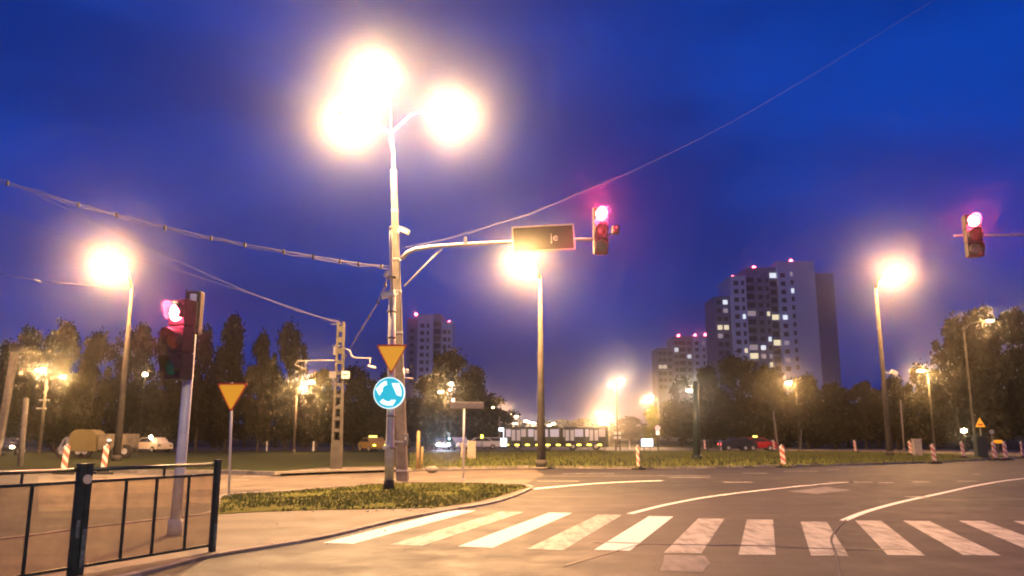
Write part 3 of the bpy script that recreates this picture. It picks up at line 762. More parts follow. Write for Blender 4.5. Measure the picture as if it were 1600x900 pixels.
# distant dots
dots = [(709, 600), (706, 610.5), (717, 614), (685, 649), (672, 657.5), (668, 663), (802, 648), (810, 651), (794, 657), (808, 662), (825, 658), (832, 660), (837, 661),
        (849, 663.5), (861, 665), (865, 668), (875, 671), (879, 669), (880, 674), (872, 675), (912, 675), (905, 677), (868, 662), (790, 646)]
proto = None
for hx, hy in dots:
    Y = min(235, max(100, 8.2 * F / max(8.0, (683 - hy)) * 0.98))
    q = P(hx, hy, Y)
    if proto is None:
        t = thing('street_lamp', 'tiny distant street lamp dot along the avenue', 'street lamp', (q.x, Y, fz), 0, 'tiny distant street lamps along the avenue')
        mb = MB(); mb.tube([(0, 0, 0), (0, 0, 8.6)], [0.09, 0.05], 6); mb.tube([(0, 0, 8.5), (-0.35, -0.3, 8.95)], 0.04, 6); mb.build('pole', 'concrete', t)
        mb = MB(); mb.box((-0.45, -0.45, 9.05), (0.8, 0.45, 0.14), bevel=0.04); h = mb.build('lamp_head', 'grey_panel', t)
        mb = MB(); mb.ball((-0.45, -0.45, 8.9), 0.36, (1, 1, .6)); mb.build('lens', 'lamp_far', h)
        plight(h, (-0.45, -0.75, 8.7), 140, (1.0, .66, .35), .1)
        proto = t; t['h0'] = 8.9
        del t['h0']
    else:
        t = copy_tree(proto)
    s = max(0.3, (q.z - fz) / 8.9)
    t.location = (q.x, Y, fz); w = min(2.0, max(0.8, Y / 170)); t.scale = (w, w, s)

# small lit points left
for x, y, Y, lb in ((227, 585, 84, 'small lit bulb hanging among the dark trees left of the large signal'), (64, 603, 86, None), (1506, 673, 78, 'small white floodlight left of the warning triangle'), (258, 587, 60, None)):
    if not lb: continue
    q = P(x, y, Y)
    t = thing('park_lamp', lb, 'lamp', (q.x, Y, fz))
    mb = MB(); mb.tube([(0, 0, 0), (0, 0, q.z - fz - 0.15)], [0.06, 0.04], 6); mb.build('pole', 'black', t)
    mb = MB(); mb.ball((0, 0, q.z - fz), 0.22, (1.1, 1, .8)); mb.build('lens', 'lamp_far', t)

# ================================================================== MAIN CONCRETE POLE with double lamp, arm, board and signal
bp = G(629, 751, iz); YB = bp.y
ztop = P(614, 266, YB).z
t = thing('concrete_lamp_mast', 'tall square concrete mast with blazing lamps on top and a long arm to the right', 'mast', tuple(bp))
def L(px, py, dy=0.0):
    q = P(px, py, YB + dy); return (q.x - bp.x, dy, q.z - bp.z)
lean = P(615, 266, YB).x - bp.x
mb = MB()
for (za, zb) in ((0, ztop - bp.z),):
    ra, rb = 0.185, 0.10
    v = []
    for zz, r_, lx in ((0, 0.21, 0), (0.8, 0.20, lean * .08), (zb, 0.10, lean)):
        v.append([mb.bm.verts.new((lx + sx * r_, sy * r_, zz)) for sx, sy in ((-1, -.8), (-.8, -1), (.8, -1), (1, -.8), (1, .8), (.8, 1), (-.8, 1), (-1, .8))])
    for i in range(2):
        for k in range(8): mb.bm.faces.new((v[i][k], v[i][(k + 1) % 8], v[i + 1][(k + 1) % 8], v[i + 1][k]))
    mb.bm.faces.new(v[0]); mb.bm.faces.new(v[-1][::-1])
mb.build('concrete_shaft', 'concrete', t)
mb = MB()
for py in (268, 330, 405, 455, 520, 690, 735):
    q = L(612 + (py - 266) * 0.03, py); f = q[2] / (ztop - bp.z); r_ = 0.20 - 0.10 * f + 0.015
    mb = MB(); mb.box((lean * f, 0, q[2]), (2 * r_, 2 * r_, 0.07)); mb.build('clamp_band', 'steel', t)
top_tube = L(611, 208)
mb = MB(); mb.tube([(lean, 0, ztop - bp.z - 0.2), (lean - .02, 0, ztop - bp.z + 0.6), top_tube], [0.075, 0.06, 0.045], 8); mb.build('top_tube', 'steel', t)
for (px, py, dy) in ((588, 108, -0.6), (548, 186, -1.6), (706, 172, 0.2)):
    hp = Vector(L(px, py, dy)); b0 = Vector(top_tube)
    d = hp - b0; ang = math.atan2(d.y, d.x); dv = Vector((math.cos(ang), math.sin(ang), 0)); dist = math.hypot(d.x, d.y)
    e = b0 + dv * max(0.1, dist - 0.62) ; e.z = hp.z + 0.06
    mid = b0 + dv * max(0.1, dist - 0.62) * 0.45; mid.z = b0.z * 0.35 + e.z * 0.65 + 0.1
    mb = MB(); mb.tube([tuple(b0 - Vector((0, 0, 0.5))), tuple(b0), tuple(mid), tuple(e)], [0.045, 0.045, 0.04, 0.035], 8); mb.build('lamp_arm', 'steel', t)
    luminaire(t, tuple(e), ang, 'lamp_glass', 1.35, 118000 * PW, 0.85, (1.0, 0.58, 0.25))
# arm
AD = -1.2
mb = MB(); mb.tube([L(628, 404), L(636, 395, -.15), L(650, 389, -.3), L(680, 385, -.5), L(740, 381, -.8), L(800, 378, -1.0), L(905, 374.5, AD), L(946, 373.5, AD)], [0.085, 0.085, 0.08, 0.075, 0.07, 0.065, 0.06, 0.06], 10)
mb.tube([L(690, 389, -.5), L(632, 447)], 0.035, 6); mb.box(L(727, 376, -.75), (0.12, 0.14, 0.28))
mb.build('arm', 'steel', t)
# direction board
c = L(849, 372.5, AD - 0.12); bw = 96 / F * YB * 1.0; bh = 41 / F * YB * 1.0
tilt = R(-3.2)
b = thing('direction_board', 'dark direction board with a white frame hung on the signal arm beside the red light', 'road sign', tuple(Vector(bp) + Vector(c)))
b.rotation_euler = (0, tilt, 0)
mb = MB(); mb.box((0, 0.0, 0), (bw, 0.06, bh), bevel=0.02); mb.build('board', mat('brown_board', (0.035, 0.03, 0.035), (0.03, 0.025, 0.03), 0.6), b)
mb = MB(); f_ = 0.05
for s in (-1, 1):
    mb.box((0, -0.045, s * (bh / 2 - f_ / 2)), (bw, 0.03, f_)); mb.box((s * (bw / 2 - f_ / 2), -0.045, 0), (f_, 0.03, bh - 2 * f_ - 0.004))
mb.build('frame', 'white', b)
cu = bpy.data.curves.new('letters', 'FONT'); cu.body = 'je'; cu.size = 0.42; cu.extrude = 0.012; cu.align_x = 'LEFT'
tmp = bpy.data.objects.new('tmp_text', cu); COL.objects.link(tmp)
dg = bpy.context.evaluated_depsgraph_get(); me = bpy.data.meshes.new_from_object(tmp.evaluated_get(dg)); bpy.data.objects.remove(tmp)
me.materials.append(M['white'])
lo = bpy.data.objects.new('lettering', me); COL.objects.link(lo); lo.parent = b; lo.rotation_euler = (R(90), 0, 0)
lo.location = (0.25, -0.05, -0.12)
mb = MB(); mb.box((-0.6, 0.07, 0.0), (0.06, 0.06, bh * .9)); mb.box((0.6, 0.07, 0.0), (0.06, 0.06, bh * .9)); mb.build('mounting_bar', 'steel', b)

# ------------------------------------------------------------------ traffic signal heads
def signal_head(parent, c, w, h, rz=0.0, glow=None, lens_r=None, lit='red_on', hoods=True, backboard=False):
    """3-aspect head, centre c local; front = -y rotated by rz"""
    rt = Matrix.Translation(Vector(c)) @ Matrix.Rotation(rz, 4, 'Z')
    def put(mb, name, m, par):
        bmesh.ops.transform(mb.bm, matrix=rt, verts=mb.bm.verts); return mb.build(name, m, par)
    mb = MB(); dep = 0.28; sp = h / 3
    for k in range(3): mb.box((0, 0, (k - 1) * sp), (w, dep, sp * 0.985), bevel=0.03)
    body = put(mb, 'housing', 'black', parent)
    if backboard:
        mb = MB(); mb.box((0, dep / 2 - 0.03, 0), (w * 1.25, 0.03, h * 1.06), bevel=0.01); put(mb, 'backboard', 'black', body)
    r = lens_r or w * 0.38
    for k, m in ((1, lit), (0, 'off_amber'), (-1, 'off_green')):
        mb = MB(); mb.ball((0, -dep / 2 - 0.005, k * sp), r, (1, 0.28, 1), 18); put(mb, 'lens', m, body)
        mb = MB()  # hood: open half tube
        n = 16; L_ = r * 1.5; A = []; B = []; C = []; D = []
        for i in range(n + 1):
            a = R(-35) + R(250) * i / n; x, z = math.cos(a), math.sin(a)
            depth = L_ * (0.45 + 0.55 * max(0, z))
            A.append(mb.bm.verts.new((x * r * 1.08, -dep / 2 + .002, k * sp + z * r * 1.08))); B.append(mb.bm.verts.new((x * r * 1.08, -dep / 2 - depth, k * sp + z * r * 1.08)))
            C.append(mb.bm.verts.new((x * r * 1.13, -dep / 2 + .002, k * sp + z * r * 1.13))); D.append(mb.bm.verts.new((x * r * 1.13, -dep / 2 - depth, k * sp + z * r * 1.13)))
        for i in range(n):
            mb.bm.faces.new((A[i], A[i + 1], B[i + 1], B[i])); mb.bm.faces.new((C[i], D[i], D[i + 1], C[i + 1])); mb.bm.faces.new((B[i], B[i + 1], D[i + 1], D[i]))
        put(mb, 'visor', 'black', body)
    if glow:
        p = rt @ Vector((0, -dep / 2 - r * 0.75, sp)); plight(body, tuple(p), glow, (1.0, 0.05, 0.12), 0.08)
    return body
# head on the main arm
hc = P(938, 361, YB + AD - 0.35)
t = thing('traffic_signal', 'traffic signal with its red light on, hanging from the arm right of the direction board', 'traffic light', tuple(hc), 0, 'overhead traffic signals')
signal_head(t, (0, 0, 0), 0.52, 1.75, rz=R(6), glow=1500, lens_r=0.21, backboard=False)
mb = MB(); mb.box((0, 0.22, -0.1), (0.10, 0.2, 0.5)); mb.build('bracket', 'steel', t)
hc2 = P(962, 359, YB + AD - 0.1)
t = thing('camera_bracket', 'small dark detector on the tip of the signal arm, right of the red light', 'detector', tuple(hc2))
mb = MB(); mb.box((0, 0, 0), (0.26, 0.34, 0.3), bevel=0.04); mb.tube([(-0.1, 0.05, -0.1), (-0.45, 0.0, -0.33)], 0.03, 6); mb.build('housing', 'black', t)
mb = MB(); mb.ball((0, -0.18, 0), 0.08, (1, .3, 1)); mb.build('lens', 'glass_dark', t)
# right overhead mast
YR = 22.0
q = P(1760, 690, YR)
t = thing('signal_mast', 'thin horizontal signal arm reaching in from the right edge', 'mast', (q.x, YR, 0.08))
za = P(1600, 367, YR).z - 0.08; xl = P(1491, 368.5, YR).x - q.x
mb = MB(); mb.tube([(0, 0, 0), (0, 0, za + 0.6)], [0.13, 0.09], 12); mb.build('pole', 'steel', t)
mb = MB(); mb.tube([(0, 0, za + 0.15), (-1.0, 0, za + 0.02), (xl * .6, 0, za), (xl, 0, za - 0.02)], [0.06, 0.045, 0.035, 0.03], 8); mb.build('arm', 'steel', t)
hc = P(1520, 369, YR - 0.3)
t = thing('traffic_signal', 'traffic signal with its red light on, hanging on the thin arm at the right edge', 'traffic light', tuple(hc), 0, 'overhead traffic signals')
signal_head(t, (0, 0, 0), 0.42, 1.22, rz=R(-10), glow=420, lens_r=0.165)
mb = MB(); mb.box((0, 0.22, 0.05), (0.08, 0.2, 0.3)); mb.build('bracket', 'steel', t)
# near left signal on post
b0 = G(272, 836, iz)
t = thing('traffic_signal', 'pedestrian-height traffic signal glowing red on a steel post behind the railing', 'traffic light', tuple(b0))
xt = P(294, 597, b0.y); zt = xt.z - iz; lx = xt.x - b0.x
mb = MB(); mb.tube([(0, 0, 0), (lx * .55, 0, 1.3), (lx * 0.99, 0, zt + 1.5)], [0.085, 0.085, 0.08], 12); mb.tube([(0, 0, 0), (0.01, 0, .25)], 0.12, 12); mb.build('post', 'white', t)
hc = P(283, 531, b0.y - 0.22)
signal_head(t, (hc.x - b0.x - 0.0, -0.22, hc.z - iz), 0.36, 1.34, rz=R(-24), glow=220, lens_r=0.155)
mb = MB(); z2 = P(300, 466, b0.y).z - iz
mb.box((P(303, 466, b0.y).x - b0.x, 0.05, z2 - 0.25), (0.26, 0.2, 0.75), bevel=0.03); mb.tube([(P(291, 458, b0.y).x - b0.x, 0, z2 - .1), (P(291, 458, b0.y).x - b0.x, 0, z2 + .16)], 0.012, 5)
mb.build('side_housing', 'black', t)
mb = MB(); mb.tube([(lx * .9, 0, zt + .15), (hc.x - b0.x, -.1, zt + .12)], 0.03, 6); mb.tube([(lx, 0, zt + 1.2), (hc.x - b0.x, -.1, zt + 1.2)], 0.03, 6); mb.build('bracket', 'black', t)

# ================================================================== ROUND + YIELD SIGN POST
sp_ = G(608, 764, gz)
YS = sp_.y
t = thing('sign_post', 'grey steel post in the island grass carrying two signs, black band at its foot', 'post', tuple(sp_))
def LS(px, py, dy=0): q = P(px, py, YS + dy); return (q.x - sp_.x, dy, q.z - sp_.z)
mb = MB(); mb.tube([LS(608, 752), LS(609, 690), LS(609.5, 688), LS(611, 620), LS(613, 455)], [0.145, 0.145, 0.125, 0.12, 0.105], 14); mb.build('post', 'steel', t)
mb = MB(); mb.tube([LS(608, 766), LS(608, 750)], 0.165, 14); mb.build('foot_band', 'rubber', t)
mb = MB(); mb.tube([LS(612.5, 480, -.05), LS(611, 400), LS(610, 357)], [0.05, 0.045, 0.04], 8); mb.ball(LS(610, 356), 0.06); mb.build('upper_tube', 'steel', t)
mb = MB()
for py in (433, 487, 528, 650, 700):
    q = LS(612, py); mb = MB(); mb.tube([(q[0] , 0, q[2] - .03), (q[0], 0, q[2] + .03)], 0.15, 12); mb.build('clamp_band', 'grey_panel', t)
mb = MB(); mb.box(LS(603, 428, -.05), (0.10, .1, .22), ry=0.5); mb.build('hook', 'steel', t)
mb = MB(); q = LS(603, 698, -0.16); mb.box(q, (0.20, 0.14, 0.10), ry=-0.4, bevel=0.02); mb.build('small_bracket', 'white', t)
# yield sign
def yield_sign(label, c, w, tiltz=0.0, group='give-way signs'):
    t = thing('give_way_sign', label, 'road sign', tuple(c), tiltz, group); h = w * 0.93
    def tri(s, rr):
        pts = []
        P3 = [(-w / 2 * s, h / 2 * s), (w / 2 * s, h / 2 * s), (0, -h / 2 * s)]
        cx = sum(p[0] for p in P3) / 3; cz = sum(p[1] for p in P3) / 3
        for i, p in enumerate(P3):
            a = P3[i - 1]; b = P3[(i + 1) % 3]
            for tt, o_ in ((0.0, a), (1.0, b)):
                d = Vector((o_[0] - p[0], o_[1] - p[1])).normalized() * rr
                pts.append((p[0] + d.x, p[1] + d.y))
        return pts
    mb = MB(); mb.prism(tri(1.0, 0.05), 0, 0.03); mb.build('border', 'sign_red', t)
    cz_off = 0.0
    mb = MB(); pts = tri(0.85, 0.04); mb.prism([(x, z + h * 0.012) for x, z in pts], -0.006, 0.001); mb.build('face', 'yield_yellow_glow', t)
    return t
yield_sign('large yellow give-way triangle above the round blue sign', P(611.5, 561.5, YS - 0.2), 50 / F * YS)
# roundabout sign
c = P(608, 614, YS - 0.2); rr = 24.2 / F * YS
t = thing('roundabout_sign', 'glowing round blue sign with three white arrows circling', 'road sign', tuple(c))
mb = MB(); mb.prism(circ(0, 0, rr, 40), 0, 0.09); mb.build('rim', 'sign_white', t)
mb = MB(); mb.prism(circ(0, 0, rr * 0.945, 40), -0.008, 0.001); mb.build('face', 'sign_cyan', t)
for k in range(3):
    a0 = R(100 - 120 * k); a1 = a0 - R(78)          # clockwise-ish sweep as seen
    ro, ri = rr * 0.80, rr * 0.53; pts = []
    a0 = R(-16 + 120 * k); am = a0 + R(60); at_ = a0 + R(92)
    # arrows run counter-clockwise: tail at a0, head at at_
    n = 10
    for i in range(n + 1):
        a = a0 + (am - a0) * i / n; pts.append((ro * math.cos(a), ro * math.sin(a)))
    pts.append((rr * 0.88 * math.cos(am), rr * 0.88 * math.sin(am)))
    pts.append((rr * 0.64 * math.cos(at_), rr * 0.64 * math.sin(at_)))
    pts.append((rr * 0.44 * math.cos(am), rr * 0.44 * math.sin(am)))
    for i in range(n, -1, -1):
        a = a0 + (am - a0) * i / n; pts.append((ri * math.cos(a), ri * math.sin(a)))
    mb = MB(); f = None
    vs = [mb.bm.verts.new((x, -0.014, z)) for x, z in pts]
    f = mb.bm.faces.new(vs); bmesh.ops.triangulate(mb.bm, faces=[f])
    g_ = bmesh.ops.extrude_face_region(mb.bm, geom=mb.bm.faces[:]); 
    bmesh.ops.translate(mb.bm, vec=(0, 0.005, 0), verts=[v for v in g_['geom'] if isinstance(v, bmesh.types.BMVert)])
    rot = Matrix.Rotation(0.0, 4, 'Y'); bmesh.ops.transform(mb.bm, matrix=rot, verts=mb.bm.verts)
    mb.build('arrow', 'sign_white', t)
# left yield sign with own post
yb = G(357.5, 777, iz)
t = thing('sign_post', 'thin pale post of the small give-way sign at the island edge', 'post', tuple(yb))
zt = P(361, 598, yb.y).z - iz; mb = MB(); mb.tube([(0, 0, 0), (P(361, 620, yb.y).x - yb.x, 0, zt)], 0.035, 10); mb.build('post', 'white', t)
mb = MB(); mb.tube([(0, 0, 0), (0, 0, 0.05)], 0.08, 10); mb.build('foot', 'steel', t)
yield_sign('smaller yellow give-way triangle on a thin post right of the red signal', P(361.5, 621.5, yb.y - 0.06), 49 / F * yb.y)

# CCTV cameras
for (x, y, Y, s, ry, lb) in ((631, 361, YB - .15, 1, 0.42, 'white security camera on the right side of the tall concrete mast'), (606, 461, YS - .1, -1, 0.28, 'white security camera pointing left on the steel sign post')):
    q = P(x, y, Y); t = thing('security_camera', lb, 'camera', tuple(q))
    mb = MB(); mb.box((0, 0, 0), (0.42, 0.16, 0.15), ry=s * ry, bevel=0.02); mb.box((s * 0.02, 0, 0.095), (0.46, 0.19, 0.02), ry=s * ry); mb.build('housing', 'white', t)
    mb = MB(); mb.tube([(-s * .32, .08, 0.08), (-s * .12, .02, -0.12), (0, 0, -0.02)], 0.025, 6); mb.build('bracket', 'steel', t)
    mb = MB(); mb.ball((s * 0.21, 0, -0.09 if s > 0 else -0.06), 0.05, (0.5, 1, 1)); mb.build('lens', 'black', t)
# small items on concrete mast
q = P(634, 585, YB - .2)
t = thing('wall_bracket', 'small L-shaped steel bracket on the concrete mast beside the round sign', 'bracket', tuple(q))
mb = MB(); mb.tube([(-0.12, 0.15, .3), (-0.05, 0, 0.0), (-0.05, 0, -.12), (0.28, 0, -0.16)], 0.025, 6); mb.box((0.05, 0, 0.12), (.1, .1, .16), bevel=.02); mb.build('bracket', 'white', t)
q = P(634, 687, YB - .26)
t = thing('meter_box', 'narrow grey cabinet box strapped to the foot of the concrete mast', 'box', tuple(q))
mb = MB(); mb.box((0, 0, 0), (0.16, 0.14, 0.42), bevel=.02); mb.build('housing', 'grey_panel', t); mb = MB(); mb.box((0.0, -0.075, 0.05), (0.05, 0.012, 0.12)); mb.build('door', 'white', t)

# ================================================================== WIRES
def cable(label, pts, r, m='cable', group='overhead cables', ties=0, name='overhead_cable'):
    W = [P(x, y, Y) for x, y, Y in pts]
    # smooth
    out = []
    for i in range(len(W) - 1):
        p0, p1, p2, p3 = W[max(i - 1, 0)], W[i], W[i + 1], W[min(i + 2, len(W) - 1)]
        for j in range(6):
            tt = j / 6; out.append(0.5 * ((2 * p1) + (p2 - p0) * tt + (2 * p0 - 5 * p1 + 4 * p2 - p3) * tt * tt + (3 * p1 - p0 - 3 * p2 + p3) * tt ** 3))
    out.append(W[-1]); o0 = out[0].copy()
    mb = MB(); mb.tube([p - o0 for p in out], r, 6)
    if ties:
        t = thing(name, label, 'cable', tuple(o0), 0, group); mb.build('wire', m, t)
        mb = MB(); mb.tube([p - o0 + Vector((0, 0, -0.07 - 0.03 * math.sin(i * 1.3))) for i, p in enumerate(out)], r * 0.8, 6); mb.build('wire', m, t)
        for k in range(ties):
            p = out[int((k + .7) / (ties + .4) * (len(out) - 1))] - o0
            mb = MB(); mb.box((p.x, p.y, p.z - .03), (0.06, 0.09, 0.16)); mb.build('cable_tie', 'black', t)
        return t
    o = mb.build(name, m, None, tuple(o0)); return tag(o, label, 'cable', group)
cable('thick double cable with black ties running left from the mast', [(608, 416, 25), (560, 411.5, 25), (500, 402, 25), (430, 390, 25), (330, 371, 25), (220, 345, 25), (100, 312, 25), (-60, 262, 25)], 0.013, ties=11)
cable('cable rising right from the mast past the direction board', [(624, 388, YB), (700, 373, 29), (770, 352, 29), (830, 333, 28), (900, 304, 28), (1000, 262, 28), (1180, 170, 28), (1440, 12, 28), (1520, -40, 28)], 0.0065)
cable('thin wire crossing high at the left from above the lamp towards the trees', [(-40, 262, 40), (65, 308, 40), (150, 348, 40), (245, 393, 40), (350, 440, 40), (400, 461, 40), (470, 487, 41), (531, 503, 42)], 0.009)
cable('thin wire entering at the left edge below the glowing left lamp', [(-40, 322, 40), (0, 338, 40), (100, 368, 40), (200, 400, 40), (300, 430, 41), (420, 468, 42), (531, 506, 42)], 0.008)
t = cable('short wire with an insulator entering low at the left edge', [(-60, 417, 30), (0, 428, 30), (52, 436.5, 30)], 0.012)
q = P(58, 438.5, 30)
t = thing('insulator', 'small pale insulator hanging on the wire near the left edge', 'insulator', tuple(q))
mb = MB(); mb.tube([(-0.13, 0, .03), (-0.06, 0, .015), (0, 0, 0), (.08, 0, -.02), (.16, 0, -.06)], [0.02, .05, .03, .045, .02], 8); mb.build('body', 'white', t)
cable('thin wire running on from the insulator towards the left lamp post', [(61, 439.5, 30), (110, 443, 30), (200, 452, 42)], 0.010)
t = cable('drooping feeder wire with beads from the steel post down to the ladder-like mast', [(606, 432, 25), (597, 458, 27), (584, 482, 30), (570, 505, 34), (560, 521, 38), (545, 548, 41), (536, 566, 42)], 0.012, ties=6)

# ================================================================== LADDER-LIKE CONCRETE MAST (left centre)
lb_ = G(525, 733, fz); YL = lb_.y
t = thing('catenary_mast', 'ladder-like concrete mast with side boxes, left of the two stacked signs', 'mast', tuple(lb_))
def LL(px, py, dy=0): q = P(px, py, YL + dy); return (q.x - lb_.x, dy, q.z - lb_.z)
zt = LL(533, 503)[2]; topx = LL(533, 503)[0] * 0.9
mb = MB()
for s in (-1, 1):
    w0, w1 = 0.21, 0.13
    A = [mb.bm.verts.new((s * w0 + dx, dy, 0)) for dx, dy in ((-.055, -.13), (.055, -.13), (.055, .13), (-.055, .13))]
    B = [mb.bm.verts.new((topx + s * w1 + dx * .9, dy * .8, zt)) for dx, dy in ((-.055, -.13), (.055, -.13), (.055, .13), (-.055, .13))]
    for k in range(4): mb.bm.faces.new((A[k], A[(k + 1) % 4], B[(k + 1) % 4], B[k]))
    mb.bm.faces.new(A); mb.bm.faces.new(B[::-1])
for k in range(13):
    f = (k + 0.35) / 13; mb.box((topx * f, 0, zt * f), (0.42 * (1 - f) + 0.24 * f, 0.19, 0.16 + 0.12 * (k > 9)))
mb.build('concrete_frame', 'concrete_dark', t)
mb = MB(); mb.box((0, 0, 0.6), (0.5, 0.34, 1.2)); mb.build('foot', 'concrete_dark', t)
mb = MB(); mb.box(LL(520, 586, -.15), (0.34, 0.2, 0.32), bevel=.02); mb.build('box', 'grey_panel', t)
mb = MB(); mb.box(LL(540, 586, -.2), (0.36, 0.2, 0.36), bevel=.02); bx = mb.build('box', 'white', t); bx['label'] = 'white box with a red band'
mb = MB(); mb.box((LL(540, 586, -.2)[0], -.305, LL(540, 586)[2]), (0.25, 0.01, 0.05)); mb.build('band', 'sign_red', bx)
mb = MB(); mb.tube([LL(540, 545), LL(547, 548), LL(549, 556), LL(555, 559), LL(580, 560)], 0.03, 6); mb.tube([LL(578, 560), LL(578, 571)], 0.025, 6); mb.build('lamp_bracket', 'steel', t)
mb = MB(); mb.box(LL(581, 573, -.05), (0.40, 0.2, 0.1), ry=.25, bevel=.03); mb.build('bracket_lamp', 'white', t)
mb = MB(); mb.tube([LL(526, 563), LL(500, 563), LL(465, 564), LL(461, 570), LL(474, 575)], 0.025, 6); mb.tube([LL(480, 563), LL(476, 573)], 0.018, 6); mb.build('left_bracket', 'steel', t)
mb = MB(); mb.box(LL(475, 576, -.05), (0.28, 0.16, 0.09), bevel=.02); mb.build('bracket_lamp', 'grey_panel', t)
mb = MB(); mb.tube([LL(516, 507), LL(534, 506)], 0.025, 6); mb.tube([LL(519, 541), LL(532, 540)], 0.035, 6); mb.box(LL(524, 549), (.2, .2, .4), bevel=.03); mb.build('switchgear', 'grey_panel', t)

# left edge concrete post, short pale post
q = G(-3, 712, fz); zt = P(8, 545, q.y).z - q.z
t = thing('concrete_post', 'concrete post with a dark cap box cut by the left edge', 'post', tuple(q))
mb = MB(); mb.box((0.15, 0, zt / 2), (0.48, 0.4, zt), ry=0.055, bevel=.03); mb.build('shaft', 'concrete', t)
mb = MB(); mb.box((0.55, -.05, zt + 0.05), (0.9, 0.6, 0.7), bevel=.06); mb.build('cap_box', 'black', t)
q = G(31, 731, 0.02); q2 = P(41, 623, q.y)
t = thing('short_post', 'leaning pale concrete post beyond the railing near the left edge', 'post', tuple(q))
mb = MB(); mb.tube([(0, 0, 0), (q2.x - q.x, 0, q2.z - q.z)], [0.15, 0.13], 10); mb.build('shaft', 'concrete', t)
mb = MB(); mb.ball((q2.x - q.x, 0, q2.z - q.z), 0.13, (1, 1, .4)); mb.build('cap', 'concrete', t)
for (x, b, tp, r_, lb) in ((652.5, 733, 673, 0.085, 'taller pale wooden post right of the concrete mast'), (658.5, 733, 698, 0.055, 'shorter pale wooden post right of the taller wooden one')):
    q = G(x, b, fz); q2 = P(x + 1.5, tp, q.y)
    mb = MB(); mb.tube([(0, 0, 0), (q2.x - q.x, 0, q2.z - q.z - .06), (q2.x - q.x, 0, q2.z - q.z)], [r_, r_ * .92, r_ * .3], 8)
    o = mb.build('wooden_post', 'post_wood', None, tuple(q)); tag(o, lb, 'post', 'pale wooden posts')
mb = MB(); mb.ball((0, 0, 0.05), 0.32, (1, .7, .5)); o = mb.build('boulder', 'kerb', None, tuple(G(675, 735, fz))); tag(o, 'pale rounded stone on the kerb between wooden posts and name board', 'stone')

# dark poles in the back
for (x, b, tp, lx, r_, lb) in ((493, 702, 608, 495, .09, 'dim bare pole between the two-headed lamp and the ladder-like mast'), (1216, 703, 642, 1208, .12, 'dim pole under the tall tower block, left of its lamp'),
                            (1413, 706, 625, 1407, .10, 'dim pole between the two right-hand lamps, grey box on it'), (1089, 718, 596, 1087, .26, 'thick dark green pole in front of the broad tree under the towers'),
                            (739 + 42, 701, 651, 780, .09, 'pole carrying the lit white sign left of the long bus'), (1251, 703, 671, 1252, .07, 'low pole with small lamps right of the tall striped beacon')):
    q = G(x, b, fz); q2 = P(lx, tp, q.y)
    mb = MB(); mb.tube([(0, 0, 0), (q2.x - q.x, 0, q2.z - q.z)], [r_, r_ * .75], 8)
    mb.tube([(0, 0, 0), (0, 0, .3)], r_ * 1.4, 8)
    o = mb.build('utility_pole', 'grey_panel' if r_ < .2 else 'green_paint', None, tuple(q)); tag(o, lb, 'pole', 'dim poles in the background')

# street name board
q = G(724, 750, iz)
t = thing('street_name_sign', 'grey street name board on a thin post, bright lamps behind it', 'street sign', tuple(q))
zt = P(724, 628, q.y).z - q.z
mb = MB(); mb.tube([(0, 0, 0), (0.0, 0, zt)], 0.038, 10); mb.tube([(0, 0, 0), (0, 0, .05)], .08, 10); mb.build('post', 'white', t)
mb = MB(); mb.box((0.12, -.05, zt - .13), (1.27, 0.05, 0.25), bevel=.02, ry=R(0.5)); mb.build('board', 'grey_panel', t)
q = G(731, 717, fz); q.z = fz
t = thing('notice_board', 'pair of cream notice panels on short legs behind the name board post', 'notice board', (q.x, q.y, fz))
zz = P(731, 703, q.y).z - fz
mb = MB(); mb.box((0.45 * 0 + .25, 0, zz), (0.60, 0.07, 1.25), bevel=.05); mb.build('panel', 'cream', t)
mb = MB(); mb.box((-0.35, 0.1, zz - .05), (0.32, 0.07, 1.1), bevel=.05); mb.build('panel', 'cream', t)
mb = MB(); mb.tube([(.15, .05, 0), (.15, .05, zz)], .035, 6); mb.tube([(.38, .05, 0), (.38, .05, zz)], .035, 6); mb.tube([(-.35, .15, 0), (-.35, .15, zz)], .035, 6); mb.build('leg', 'black', t)

# warning triangle on the right
q = G(1536, 711, fz); s_ = q.y
t = thing('warning_sign', 'small yellow warning triangle in front of the dark trees at the right', 'road sign', tuple(q))
zt = P(1536, 660, q.y).z - fz; w = 15.5 / F * s_
mb = MB(); mb.tube([(0, 0, 0), (0, 0, zt)], .05, 6); mb.build('post', 'grey_panel', t)
mb = MB(); mb.prism([(-w / 2, zt - w * .45), (w / 2, zt - w * .45), (0, zt + w * .45)], -.09, -.05); mb.build('border', 'yield_yellow_glow', t)
mb = MB(); mb.box((0, -.095, zt - w * .22), (w * .5, .01, w * .16)); mb.build('symbol', 'sign_red', t)
q = G(1534, 716, fz)
mb = MB(); mb.box((0, 0, 0.75), (0.75, 0.5, 1.5), bevel=.04); mb.box((0, 0, 1.53), (0.85, 0.6, .08), bevel=.02)
o = mb.build('utility_cabinet', 'green_paint', None, tuple(q)); tag(o, 'dark green cabinet beneath the warning triangle', 'cabinet')
q = G(1554, 712, fz); zt = P(1551, 675, q.y).z - fz
t = thing('cycle_route_sign', 'small round blue sign right of the warning triangle', 'road sign', tuple(q))
mb = MB(); mb.tube([(0, 0, 0), (-.05, 0, zt)], .035, 6); mb.build('post', 'grey_panel', t)
mb = MB(); mb.prism(circ(-.05, zt, 3.6 / F * q.y, 20), -.07, -.04); mb.build('face', 'truck_grey', t)
q = G(1561, 711, fz); zt = P(1561, 690, q.y).z - fz
t = thing('detour_board', 'small yellow arrow board above the two striped beacons at the right', 'road sign', tuple(q))
